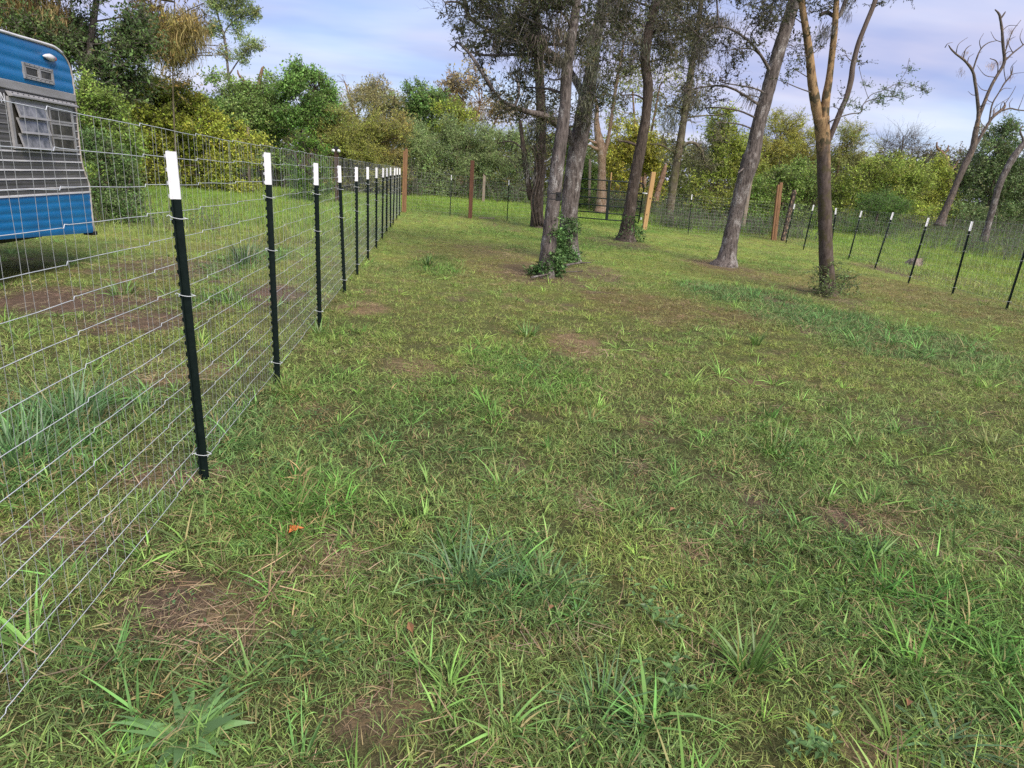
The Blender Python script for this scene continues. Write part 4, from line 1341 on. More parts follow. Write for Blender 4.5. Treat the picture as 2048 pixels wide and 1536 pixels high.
    make_tree("mossy_oak_tree", "grey trunk beyond the fence with an arching dark branch on its right", "tree", "trees at the edge of the woods", b,
              [[(1336, 450, YG, 28), (1338, 430, YG, 22), (1344, 390, YG, 20), (1352, 335, YG, 20), (1359, 295, YG, 20), (1366, 250, YG, 18), (1373, 205, YG, 17), (1381, 150, YG, 16), (1390, 90, YG, 14), (1399, 30, YG, 12), (1408, -40, YG, 10)],
               [(1358, 300, YG, 9), (1372, 288, YG - .2, 8), (1388, 286, YG - .3, 7), (1402, 300, YG - .4, 6), (1410, 325, YG - .4, 4)], [(1356, 310, YG, 9), (1340, 300, YG, 6), (1322, 290, YG, 4), (1300, 288, YG, 2.5)]],
              M["bark_mossy"], blob_px([(1345, 215, 30, YG, .7), (1380, 240, 30, YG, .8), (1330, 265, 24, YG, .6), (1405, 305, 36, YG - .4), (1425, 290, 28, YG - .4), (1415, 335, 26, YG - .4), (1335, 325, 22, YG, .5), (1355, 130, 34, YG, .7), (1395, 180, 34, YG, .7), (1390, 60, 46, YG, .8), (1340, 60, 46, YG, .7), (1320, 210, 26, YG, .5), (1440, 230, 26, YG, .5), (1370, -30, 80, YG), (1350, 295, 26, YG, .7)]),
              "oak_sprig", 120, (0.224, 0.224, 0.099), 2.0, 0.45, 1.0, 81, moss=blob_px([(1380, 180, 30, YG), (1345, 240, 26, YG), (1405, 300, 26, YG), (1395, 90, 30, YG)]), moss_per=30, moss_scl=1.8)
    # right hand side
    bush("tall yellow green bush right of the mossy oak", 1450, 37, [(1440, 265, 34, 34), (1470, 300, 38, 36), (1440, 330, 40, 36), (1490, 345, 36, 30), (1420, 365, 36, 26)], (0.366, 0.438, 0.083), "bush_sprig", 300, 1.2, 0.36, 1.2, 83)
    bush("golden yellow tree between the leaning trunk and the forked tree", 1570, 40, [(1545, 255, 26, 20, .8), (1580, 262, 30, 24), (1560, 295, 46, 30), (1605, 300, 36, 34), (1530, 310, 34, 34), (1580, 340, 50, 30)], (0.450, 0.450, 0.094), "fine_sprig", 300, 1.3, 0.38, 1.1, 85, "golden_tree", "tree", "trees at the edge of the woods", 8, 3, (), M["bark_dead"], 4)
    bush("green bush at the foot of the golden tree", 1560, 35, [(1530, 375, 40, 26), (1580, 380, 44, 26), (1625, 375, 36, 28), (1600, 350, 34, 22)], (0.249, 0.366, 0.083), "bush_sprig", 280, 1.1, 0.36, 1.2, 87)
    bush("loose yellow leaved tree right of the forked trunk", 1695, 41, [(1690, 262, 22, 18, .7), (1710, 285, 26, 22, .8), (1680, 300, 30, 26), (1720, 320, 32, 24), (1740, 345, 30, 22), (1690, 340, 36, 28)], (0.414, 0.438, 0.129), "fine_sprig", 260, 1.3, 0.42, 1.1, 89, "loose_tree", "tree", "trees at the edge of the woods", 7, 3, (), M["bark_dead"], 3)
    bush("broad yellow green bush mass behind the right fence", 1770, 39, [(1740, 360, 44, 26), (1790, 350, 48, 28), (1690, 380, 40, 24), (1830, 365, 40, 28), (1780, 385, 60, 22)], (0.343, 0.426, 0.083), "bush_sprig", 300, 1.25, 0.34, 1.2, 91)
    bush("bright yellow green bush in front of the gnarled dead tree", 1865, 41, [(1850, 370, 38, 28), (1885, 355, 34, 30), (1835, 395, 40, 20), (1880, 390, 36, 20)], (0.390, 0.450, 0.083), "bush_sprig", 300, 1.2, 0.36, 1.2, 93)
    bush("low rounded dark bush in the tall grass behind the right fence", 1765, 33, [(1760, 412, 40, 20), (1735, 422, 26, 14), (1790, 420, 26, 15), (1765, 400, 26, 14)], (0.154, 0.295, 0.061), "fine_sprig", 380, 0.85, 0.28, 1.5, 95)
    bush("large dark grey green thicket right of the leaning dead tree", 1990, 40, [(1955, 330, 36, 32), (2000, 310, 44, 36), (2045, 330, 40, 40), (1965, 375, 40, 32), (2015, 370, 46, 34), (2060, 385, 36, 32), (1990, 270, 32, 24, .8), (2015, 262, 24, 18, .6)], (0.199, 0.284, 0.109), "bush_sprig", 270, 1.25, 0.4, 1.1, 97, nstem=5)
    bush("bare grey twiggy tree on the skyline above the yellow bush", 1805, 52, [(1800, 292, 30, 18), (1825, 300, 22, 16), (1780, 305, 20, 14)], (0.354, 0.283, 0.212), "bare_twig", 90, 2.6, 0.2, 0.7, 99, "bare_tree", "tree", "trees at the edge of the woods", 6, 7, (), M["bark_grey"], 4)
    bush("dark ragged trees on the skyline behind the gnarled dead tree", 1860, 54, [(1830, 330, 34, 20), (1870, 325, 30, 22), (1905, 335, 34, 24), (1800, 330, 26, 14), (1930, 330, 24, 26)], (0.201, 0.201, 0.107), "oak_sprig", 150, 3.6, 0.42, 0.7, 101, "ragged_tree", "tree", "trees at the edge of the woods", 8, 4, (), M["bark_dead"], 4)
    b = at_ground(1895, 44)
    make_tree("gnarled_dead_tree", "small gnarled bare tree with a hooked top on the skyline", "dead tree", "trees at the edge of the woods", tuple(b),
              [[(1898, 420, 44, 14), (1899, 370, 44, 12), (1897, 345, 44, 11), (1893, 320, 44, 8), (1884, 305, 44, 7), (1874, 295, 44, 5), (1874, 284, 44, 3)], [(1888, 308, 44, 5), (1895, 300, 44, 4), (1897, 290, 44, 2)], [(1896, 345, 44, 5), (1908, 335, 44, 4), (1918, 320, 44, 2)]], M["bark_dead"], seed=103, sides=8)
    Y = 33.0
    b = at_ground(1885, Y)
    mossb = blob_px([(1928, 140, 7, Y), (2018, 75, 6, Y), (2022, 60, 6, Y), (2000, 125, 6, Y), (1932, 105, 5, Y), (1990, 215, 6, Y), (2008, 220, 5, Y), (1988, 130, 5, Y), (2020, 150, 5, Y), (1960, 250, 5, Y), (1978, 125, 5, Y), (2008, 32, 4, Y)])
    mossb = [(c, r, 0.55) for c, r, q in mossb]
    DTW = []
    rt = random.Random(77)
    for (ax, ay, ang) in ((1912, 108, 60), (1925, 120, 75), (1935, 125, 50), (1953, 118, 40), (1962, 98, 70), (1955, 190, 150), (1958, 215, 30), (1978, 182, 140), (1992, 155, 140), (2009, 110, 20), (2006, 85, 150), (2004, 62, 30), (2026, 106, 80), (2046, 90, 100), (1985, 235, 60), (2000, 222, 70), (2020, 217, 60), (1984, 205, 130), (1998, 185, 30), (2010, 165, 20), (2022, 150, 60), (2008, 120, 30), (2012, 95, 50), (1972, 255, 110), (1890, 95, 20)):
        L0 = rt.uniform(18, 46)
        t = math.radians(ang + rt.uniform(-15, 15))
        e = (ax + L0 * math.cos(t), ay - L0 * math.sin(t))
        m_ = (ax + 0.5 * L0 * math.cos(t + .35), ay - 0.5 * L0 * math.sin(t + .35))
        DTW.append([(ax, ay, Y, 3.4), (m_[0], m_[1], Y + rt.uniform(-.3, .3), 2.4), (e[0], e[1], Y + rt.uniform(-.5, .5), 1.2)])
    make_tree("leaning_dead_tree", "tall leaning dead tree with bare forked limbs and an orange lower trunk", "dead tree", "trees at the edge of the woods", tuple(b),
              [[(1880, 447, Y, 32), (1889, 425, Y, 27), (1902, 395, Y, 25), (1918, 355, Y, 24), (1932, 325, Y, 24), (1945, 298, Y, 25), (1950, 270, Y, 20), (1954, 250, Y, 18), (1957, 230, Y, 15), (1955, 200, Y, 12), (1950, 165, Y, 11), (1945, 142, Y, 10), (1930, 122, Y, 9), (1912, 108, Y, 7), (1902, 98, Y, 6), (1897, 90, Y, 3)],
               [(1945, 143, Y, 6), (1953, 118, Y, 6), (1962, 98, Y, 5), (1976, 86, Y, 4), (1994, 81, Y, 2)], [(1926, 120, Y, 5), (1930, 102, Y, 4), (1936, 94, Y, 3), (1943, 90, Y, 1.5)],
               [(1956, 240, Y, 14), (1966, 212, Y, 13), (1978, 182, Y, 12), (1990, 158, Y, 11), (2004, 135, Y, 11), (2009, 120, Y, 12), (2006, 90, Y, 11), (2004, 60, Y, 10), (2001, 40, Y, 9), (1998, 28, Y, 8), (1990, 19, Y, 4)], [(2001, 38, Y, 6), (2008, 28, Y, 6), (2011, 23, Y, 3)],
               [(2010, 122, Y, 6), (2026, 106, Y, 6), (2046, 90, Y, 5), (2070, 70, Y, 4)], [(1993, 158, Y, 4), (1996, 135, Y, 4), (1992, 122, Y, 4), (1980, 117, Y, 3)],
               [(1946, 300, Y, 14), (1960, 275, Y, 13), (1972, 255, Y, 11), (1985, 235, Y, 11), (2000, 222, Y, 11), (2010, 213, Y, 7), (2008, 204, Y, 3)], [(2003, 222, Y, 6), (2020, 217, Y, 6), (2036, 220, Y, 5), (2060, 222, Y, 4)],
               [(1978, 245, Y, 6), (1984, 210, Y, 6), (1998, 185, Y, 5), (2010, 165, Y, 6), (2022, 150, Y, 6), (2026, 132, Y, 2)], [(2010, 105, Y, 4), (2024, 65, Y, 3), (2042, 40, Y, 2)], [(2012, 165, Y, 3), (2008, 140, Y, 3), (2010, 125, Y, 3)], [(2005, 215, Y, 3), (2022, 190, Y, 2.5), (2032, 172, Y, 1.5)], [(2036, 220, Y, 3), (2044, 200, Y, 2), (2048, 188, Y, 1.5)]] + DTW,
              M["bark_weather"], seed=105, sides=9, rough=0.2, wf=0.62, moss=mossb, moss_per=3, moss_scl=1.0, moss_tint=(0.403, 0.295, 0.237))
    b = at_ground(1972, 30)
    make_tree("leaning_grey_tree", "thin dark grey tree leaning right at the picture's edge", "tree", "trees at the edge of the woods", tuple(b),
              [[(1968, 478, 30, 20), (1976, 450, 30, 15), (1986, 415, 30, 15), (1997, 375, 30, 15), (2010, 345, 30, 15), (2026, 316, 30, 16), (2044, 292, 30, 14), (2075, 262, 30, 12)], [(2040, 298, 30, 6), (2046, 280, 30, 5), (2040, 262, 30, 4), (2046, 250, 30, 2)]],
              M["bark_grey"], seed=107, sides=9, rough=0.15)
    # far wood behind all that
    n = 11000
    x = RNG.uniform(-80, 100, n)
    y = RNG.uniform(52, 62, n)
    top = 3.4 + 2.4 * fbm2(x, np.zeros(n), 0.13, 171) + 1.2 * sstep(-5, -35, x)
    z = RNG.random(n) ** 1.15 * top + height(x, y)
    t = np.array([0.16, 0.19, 0.06]) * (0.6 + 0.8 * fbm2(x, z * 3, 0.25, 175))[:, None]
    t = t + np.array([0.06, 0.03, 0.0]) * sstep(0.5, 0.7, fbm2(x, z, 0.12, 177))[:, None]
    o = scatter("far_woods", "bush_sprig", np.stack([x, y, z], 1), np.stack([RNG.normal(0, .6, n), RNG.normal(0, .6, n), RNG.uniform(0, 6.28, n)], 1), RNG.uniform(2.2, 3.6, n), t)
    o["label"] = "far dark woods behind the bushes"
    # weeds along the edge of the woods
    pos, tint, sc = [], [], []
    for (x0, x1, y0, y1, d, h, col) in ((-36, 0.0, 35.5, 42, 15, 1.45, (0.101, 0.194, 0.062)), (-6, 12, 36.2, 39.5, 10, 1.15, (0.109, 0.217, 0.085)), (8, 23, 34.8, 39, 14, 1.05, (0.109, 0.225, 0.054)), (20, 55, 34, 41, 6, 0.95, (0.116, 0.209, 0.062)),
                                        (20, 36, 21, 34, 6, 0.8, (0.124, 0.217, 0.070)), (-9, -4, 14.5, 19, 4, 0.7, (0.093, 0.178, 0.054)), (9.6, 17.5, 27.6, 32, 17, 0.85, (0.101, 0.217, 0.046))):
        n = int((x1 - x0) * (y1 - y0) * d)
        x, y = RNG.uniform(x0, x1, n), RNG.uniform(y0, y1, n)
        e = np.minimum.reduce([x - x0, x1 - x, y - y0, y1 - y]) / 1.6
        k = (RNG.random(n) < np.clip(e + 0.1, 0, 1)) & (fbm2(x, y, 0.45, 181) > 0.33)
        x, y = x[k], y[k]
        pos.append(np.stack([x, y, height(x, y)], 1))
        tint.append(np.array(col) * RNG.uniform(0.65, 1.35, (len(x), 1)) * (1 + RNG.normal(0, .07, (len(x), 3))))
        sc.append(np.clip(RNG.normal(h, 0.22 * h, len(x)), 0.3, 2) * (0.75 + 0.6 * fbm2(x, y, 0.3, 185)))
    pos, tint, sc = np.concatenate(pos), np.concatenate(tint), np.concatenate(sc)
    n = len(pos)
    o = scatter("undergrowth", "stem_weed", pos, np.stack([RNG.normal(0, .12, n), RNG.normal(0, .12, n), RNG.uniform(0, 6.28, n)], 1), np.stack([sc * 1.25, sc * 1.25, sc], 1), tint)
    o["label"] = "leafy green undergrowth along the foot of the woods"


build_woods()


# ------------------------------------------------------------------ fences
M["post_green"] = mat_paint("dark_green_post_paint", (0.0035, 0.0085, 0.0075), (0.007, 0.014, 0.012), 30, 0.5, spec=0.2)
M["post_white"] = mat_paint("white_post_paint", (0.80, 0.80, 0.82), (0.66, 0.65, 0.66), 25, 0.5, stops=(0.55, 0.8))
M["galv"] = mat_paint("galvanised_wire", (0.66, 0.69, 0.71), (0.42, 0.45, 0.47), 9, 0.45, 0.2)
M["wood_new"] = mat_paint("fresh_pine_post", (0.50, 0.31, 0.14), (0.36, 0.21, 0.09), 5, 0.8, 0, 0.4, (9, 9, 0.6))
M["wood_orange"] = mat_paint("orange_brown_post", (0.27, 0.145, 0.072), (0.13, 0.065, 0.034), 5, 0.8, 0, 0.4, (9, 9, 0.6))
M["wood_red"] = mat_paint("red_brown_post", (0.17, 0.075, 0.045), (0.10, 0.045, 0.03), 6, 0.85, 0, 0.4, (9, 9, 0.6))
M["wood_old"] = mat_paint("weathered_post", (0.30, 0.24, 0.19), (0.12, 0.095, 0.075), 6, 0.9, 0, 0.6, (9, 9, 0.6))
M["wood_charred"] = mat_paint("charred_post", (0.035, 0.028, 0.024), (0.30, 0.20, 0.13), 5, 0.9, 0, 0.6, (3, 3, 1.2), (0.5, 0.6))
M["wood_dark"] = mat_paint("dark_end_grain", (0.07, 0.04, 0.025), (0.04, 0.025, 0.02), 10, 0.9)
M["gate"] = mat_paint("dark_green_gate_tube", (0.006, 0.011, 0.010), (0.014, 0.022, 0.020), 12, 0.5, 0.0, spec=0.25)
M["black"] = mat_paint("black_plastic", (0.012, 0.012, 0.013), (0.02, 0.02, 0.021), 20, 0.5)
M["galv_old"] = mat_paint("dull_galvanised_wire", (0.36, 0.38, 0.38), (0.24, 0.25, 0.25), 60, 0.6, 0.1)
FX = -1.06


def t_post_mesh(z0, z1, tip):
    """A rolled T section with studs on its face; the face looks along -X, the stem along +X."""
    mb = MB()
    h = z1 - z0
    e = 0.0015 if tip else 0.0
    mb.box((0, 0, z0 + h / 2), (0.006 + 2 * e, 0.030 + 2 * e, h))
    mb.box((0.0185, 0, z0 + h / 2), (0.030, 0.006 + 2 * e, h - 0.0005))
    z = math.ceil(z0 / 0.054) * 0.054 + 0.012
    while z < z1 - 0.012:
        mb.add([(-0.003, -0.010, z - .013), (-0.003, 0.010, z - .013), (-0.003, 0.010, z + .013), (-0.003, -0.010, z + .013), (-0.012 - e, -0.006, z - .005), (-0.012 - e, 0.006, z - .005), (-0.012 - e, 0.006, z + .007), (-0.012 - e, -0.006, z + .007)],
               [(0, 1, 5, 4), (1, 2, 6, 5), (2, 3, 7, 6), (3, 0, 4, 7), (4, 5, 6, 7)])
        z += 0.054
    if tip:
        mb.add([(-.004, -.016, z1 + .0005), (.004, -.016, z1 + .0005), (.004, .016, z1 + .004), (-.004, .016, z1 + .002)], [(0, 1, 2, 3)])
    return mb


def clip_mesh():
    mb = MB()
    pts = [(-0.022, -0.03, 0.006), (-0.016, -0.024, 0.012), (0.0, -0.022, 0.002), (0.03, -0.016, -0.004), (0.050, -0.004, -0.002), (0.052, 0.008, -0.006), (0.03, 0.02, 0.0), (-0.006, 0.026, 0.006), (-0.022, 0.032, 0.0), (-0.026, 0.026, -0.012), (-0.018, 0.022, -0.010)]
    mb.tube(catmull(pts, 4), 0.0017, 5)
    return mb


PH = 1.545
_pm = None


def make_t_post(label, group):
    root = empty("t_post")
    tag(root, label, "fence post", group)
    t_post_mesh(-0.12, PH - 0.195, False).build("shaft", M["post_green"], root)
    t_post_mesh(PH - 0.195, PH, True).build("white_tip", M["post_white"], root)
    for z in (0.165, 0.935, 1.272):
        o = clip_mesh().build("wire_clip", M["galv"], root, True)
        o.location = (0, 0, z)
    return root


ORD = ["nearest", "second nearest", "third nearest", "fourth nearest", "fifth nearest", "sixth nearest", "seventh nearest", "eighth nearest", "ninth nearest", "tenth nearest", "eleventh nearest", "twelfth nearest", "thirteenth nearest"]


def stand(o, base, top=None, rz=0.0):
    """Stand a post on its base so that it points to its top."""
    o.location = tuple(base)
    if top is not None:
        d = Vector(np.asarray(top) - np.asarray(base)).normalized()
        q = Vector((0, 0, 1)).rotation_difference(d)
        o.rotation_euler = (q.to_matrix() @ Euler((0, 0, rz)).to_matrix()).to_euler()
    else:
        o.rotation_euler = (0, 0, rz)


def build_posts():
    ref = make_t_post("dark green T-post with white tip, nearest to the camera in the left fence", "T-posts of the left fence")
    rows = [((393, 970), (330, 302)), ((557, 770), (530, 305)), ((638, 655), (629, 326)), ((680, 585), (673, 331)), ((711, 550), (711, 334)), ((734, 520), (734, 334)), ((750, 497), (752, 335)), ((763, 480), (766, 336)), ((772, 468), (773, 336)), ((782, 457), (780, 335)), ((786, 450), (790, 336)), ((792, 440), (794, 336)), ((797, 432), (799, 337))]
    for i, (b, t) in enumerate(rows):
        o = ref if i == 0 else copy_tree(ref)
        if i:
            o["label"] = "dark green white tipped T-post, %s to the camera in the left fence" % ORD[i]
        g = G(*b)
        y = g[1]
        base = np.array([FX, y, height(FX, y)])
        top = P(t[0], t[1], y)
        o.scale = (1, 1, float(np.clip((top[2] - base[2]) / PH, 0.9, 1.1)))
        top[0] = base[0] + (top[0] - base[0]) * 0.7
        stand(o, base, top, 0.08 * math.sin(i * 2.1))
    # far fence
    far = [((900, 432), (903, 350), "green T-post between the left corner post and the red brown post"), ((1014, 442), (1018, 360), "green T-post between the red brown post and the vine hung tree"), ((1376, 470), (1384, 389), "green T-post between the gate post and the right corner post")]
    for b, t, lab in far:
        o = copy_tree(ref)
        o["label"] = lab; o["group"] = "T-posts of the far fence"
        base = G(*b)
        top = P(t[0], t[1], base[1])
        o.scale = (1, 1, float((top[2] - base[2]) / PH))
        stand(o, base, top, math.pi / 2)
    right = [((1572, 487), (1590, 408)), ((1607, 500), (1628, 410)), ((1660, 515), (1673, 416)), ((1697, 520), (1724, 422)), ((1750, 538), (1787, 425)), ((1817, 567), (1858, 436)), ((1905, 590), (1945, 443)), ((2013, 620), (2066, 455))]
    k = len(right)
    for i, (b, t) in enumerate(right):
        o = copy_tree(ref)
        o["group"] = "T-posts of the right fence"
        o["label"] = "leaning green T-post, %s to the camera in the right fence" % ORD[k - 1 - i]
        base = G(*b)
        top = P(t[0], t[1], base[1])
        o.scale = (1, 1, float(np.linalg.norm(top - base) / PH))
        stand(o, base, top, math.pi)


build_posts()


def wood_post(label, b, t, wpx, mat, boards=1, cap=None, name="wooden_post", base=None, group="wooden fence posts", ragged=False):
    base = G(*b) if base is None else np.asarray(base)
    top = P(t[0], t[1], base[1])
    L = float(np.linalg.norm(top - base))
    w = pxm(wpx, base) * 0.74
    root = empty(name)
    tag(root, label, "fence post", group)
    mb = MB()
    pw = w if boards == 1 else w * 0.56
    xo = 0 if boards == 1 else w * 0.22
    zs = [-0.25, 0.3 * L, 0.7 * L, L - 0.012, L]
    V, F = [], []
    for k, z in enumerate(zs):
        s = pw / 2 * (0.93 if k == 4 else 1.0)
        zz = [z, z, z, z]
        if k >= 3 and ragged:
            zz = [z + RNG.uniform(-0.08, 0.08) for _ in range(4)]
        V += [(xo - s, -s, zz[0]), (xo + s, -s, zz[1]), (xo + s, s, zz[2]), (xo - s, s, zz[3])]
    for k in range(4):
        for j in range(4):
            F.append((k * 4 + j, k * 4 + (j + 1) % 4, k * 4 + 4 + (j + 1) % 4, k * 4 + 4 + j))
    F.append((16, 17, 18, 19))
    mb.add(V, F)
    mb.build("post_shaft", mat, root)
    if boards == 2:
        m2 = MB()
        m2.box((xo - pw / 2 - w * 0.2 - 0.002, 0.01, (L - 0.08) / 2 - 0.1), (w * 0.4, pw * 0.9, L - 0.08 + 0.2))
        m2.build("side_board", mat, root)
    if cap:
        mc = MB()
        mc.box((xo, 0, L + 0.0245), (pw * 0.96, pw * 0.96, 0.045))
        mc.build("dark_top", cap, root)
    for z, r in ((0.55 * L, 0.16), (0.27 * L, 0.13)):
        if mat is M["wood_new"] or mat is M["wood_orange"]:
            mk = MB()
            n = 8
            V = [(xo + pw * (0.08 if z > L / 2 else -0.1), -pw / 2 - 0.003, z)] + [(xo + pw * (0.08 if z > L / 2 else -0.1) + math.cos(a) * pw * r, -pw / 2 - 0.0015, z + math.sin(a) * pw * r * 1.5) for a in np.arange(n) / n * 6.2832]
            mk.add(V, [(0, 1 + j, 1 + (j + 1) % n) for j in range(n)])
            mk.build("knot", M["wood_dark"], root)
    stand(root, base, top, 0.0)
    return root


def build_wood_posts():
    wood_post("orange brown corner post with a dark top where the left fence ends", (808, 425), (811, 298), 12, M["wood_orange"], 2, M["wood_dark"])
    wood_post("dark red brown wooden post in the far fence", (940, 437), (945, 321), 10, M["wood_red"])
    wood_post("pale new pine post beside the free end of the metal gate", (1288, 460), (1307, 344), 11, M["wood_new"])
    wood_post("orange brown double post at the far right corner of the enclosure", (1547, 481), (1560, 365), 13, M["wood_orange"], 2)
    b = at_ground(343, 35)
    wood_post("thin reddish wooden post far off in front of the yellow green bush", None, (337, 240), 6, M["wood_orange"], base=b, group="old posts by the woods")
    b = at_ground(498, 35)
    wood_post("old grey post at the edge of the woods below the pale slender tree", None, (496, 255), 6, M["wood_old"], base=b, group="old posts by the woods", ragged=True)
    b = at_ground(1422, 38.5)
    wood_post("short yellowish post standing in the weeds right of the mossy oak", None, (1424, 375), 9, M["wood_new"], base=b, group="old posts by the woods", ragged=True)
    b = at_ground(1586, 27)
    wood_post("charred old post just beyond the right corner post", None, (1589, 383), 9, M["wood_charred"], base=b, group="old posts by the woods", ragged=True)
    b = at_ground(1183, 36)
    wood_post("slim grey pole behind the gate, left of the dead forked trunk", None, (1180, 318), 6, M["wood_old"], base=b, group="old posts by the woods")
    b = at_ground(1221, 33)
    wood_post("thin tan stake behind the gate", None, (1223, 345), 3, M["wood_new"], base=b, group="old posts by the woods")
    b = at_ground(1500, 33)
    wood_post("grey stump like post behind the leaning trunk", None, (1503, 345), 9, M["wood_old"], base=b, group="old posts by the woods", ragged=True)
    b = at_ground(968, 36)
    wood_post("grey old post in the weeds behind the far fence", None, (969, 350), 7, M["wood_old"], base=b, group="old posts by the woods", ragged=True)


build_wood_posts()


def wire_fence(label, path, heights, radius, stay_step, stay_r, single_stays, jog=None, seed=1, mat="galv"):
    """Woven wire: each line wire is a part; so is each stay wire that shows large."""
    path = np.asarray(path, float)
    seg = np.linalg.norm(np.diff(path[:, :2], axis=0), axis=1)
    cum = np.concatenate([[0], np.cumsum(seg)])
    L = cum[-1]

    def at(s):
        x = np.interp(s, cum, path[:, 0]); y = np.interp(s, cum, path[:, 1])
        z = np.interp(s, cum, height(path[:, 0], path[:, 1]))
        return np.stack([np.broadcast_to(x, np.shape(s)), np.broadcast_to(y, np.shape(s)), np.broadcast_to(z, np.shape(s))], -1)
    r = random.Random(seed)
    o0 = at(np.array([0.0]))[0]
    root = empty("woven_wire_fence", tuple(o0))
    tag(root, label, "wire fence")
    nrm = np.array([-(path[-1] - path[0])[1], (path[-1] - path[0])[0], 0]); nrm /= np.linalg.norm(nrm)
    for k, h in enumerate(heights):
        pts = []
        off = r.uniform(-0.015, 0.015)
        if jog:
            n = int(L / jog)
            ss, zz = [], []
            for i in range(n + 1):
                s = jog * i + 0.1 + off
                ss += [s - 0.02, s - 0.004, s + 0.004, s + 0.03, s + jog * 0.35, s + jog * 0.68]
                zz += [-0.0035, -0.0055, 0.006, 0.0035, 0.001 + r.gauss(0, .0012), -0.002 + r.gauss(0, .0012)]
            ss, zz = np.array(ss), np.array(zz)
            kk = (ss > 0) & (ss < L)
            ss, zz = ss[kk], zz[kk]
        else:
            ss = np.arange(0, L, 0.8); ss = np.append(ss, L)
            zz = np.array([r.gauss(0, 0.004) for _ in ss])
        p = at(ss)
        p[:, 2] += h + zz
        p += nrm * (0.004 * np.sin(ss * 2.1 + k))[:, None]
        mb = MB()
        mb.tube(p, radius, 5, True)
        mb.build("line_wire", M[mat], root, True, tuple(o0))
    n = int(L / stay_step)
    hmax, hmin = max(heights), min(heights)
    src = None
    rest = MB()
    for i in range(1, n):
        s = i * stay_step
        a = at(np.array([s]))[0]
        if i <= single_stays:
            if src is None:
                mb = MB()
                zz = np.linspace(hmin - 0.005, hmax, 9)
                mb.tube(np.stack([0.0025 * np.sin(zz * 9), 0.003 * np.cos(zz * 6), zz], 1), stay_r, 4, True)
                src = mb.build("stay_wire", M["galv_old"], root)
                o = src
            else:
                o = src.copy(); COL.objects.link(o); o.parent = root
            o.location = tuple(a - o0 + nrm * 0.003)
            o.rotation_euler = (r.gauss(0, 0.004), r.gauss(0, 0.004), r.uniform(0, 6.28))
        else:
            rest.tube([a + np.array([0, 0, hmin]), a + np.array([0, 0, hmax])], stay_r, 3, False)
    if rest.v:
        o = rest.build("stay_wires", M["galv_old"], root, False, tuple(o0)); o["kind"] = "stuff"
    return root


def build_wire():
    H = [1.604 - 0.1105 * k for k in range(15)]
    y0 = 0.85
    path = [(FX - 0.035, y) for y in np.concatenate([[y0], np.arange(2, 26.4, 1.8), [26.45]])]
    wire_fence("tall galvanised woven wire fence with green posts along the left side", path, H, 0.00135, 0.0655, 0.0006, 299, jog=0.64)
    c0 = G(808, 425); c1 = G(940, 437); c2 = G(1014, 442); g0 = P(1112, 400, 27.6)
    Hf = [1.5 - 0.125 * k for k in range(12)]
    wire_fence("faint woven wire fence between the left corner post and the vine hung tree", [(p[0], p[1] + 0.12) for p in (c0, c1, c2, g0)], Hf, 0.0017, 0.16, 0.0010, 0, seed=3, mat="galv_old")
    a = G(1288, 460); b = G(1376, 470); c = G(1547, 481)
    wire_fence("faint woven wire fence between the gate post and the right corner post", [(p[0], p[1] + 0.12) for p in (a, b, c)], Hf, 0.0017, 0.16, 0.0010, 0, seed=5, mat="galv_old")
    rr = [G(*q) for q in ((1547, 481), (1572, 487), (1607, 500), (1697, 520), (1750, 538), (1817, 567), (1905, 590), (2013, 620))]
    e = rr[-1] + (rr[-1] - rr[-2]) * 2.0
    wire_fence("thin woven wire fence on the leaning posts along the right side", [(p[0] + 0.05, p[1]) for p in rr] + [(e[0] + 0.05, e[1])], Hf, 0.0017, 0.16, 0.0009, 0, seed=7, mat="galv_old")


build_wire()


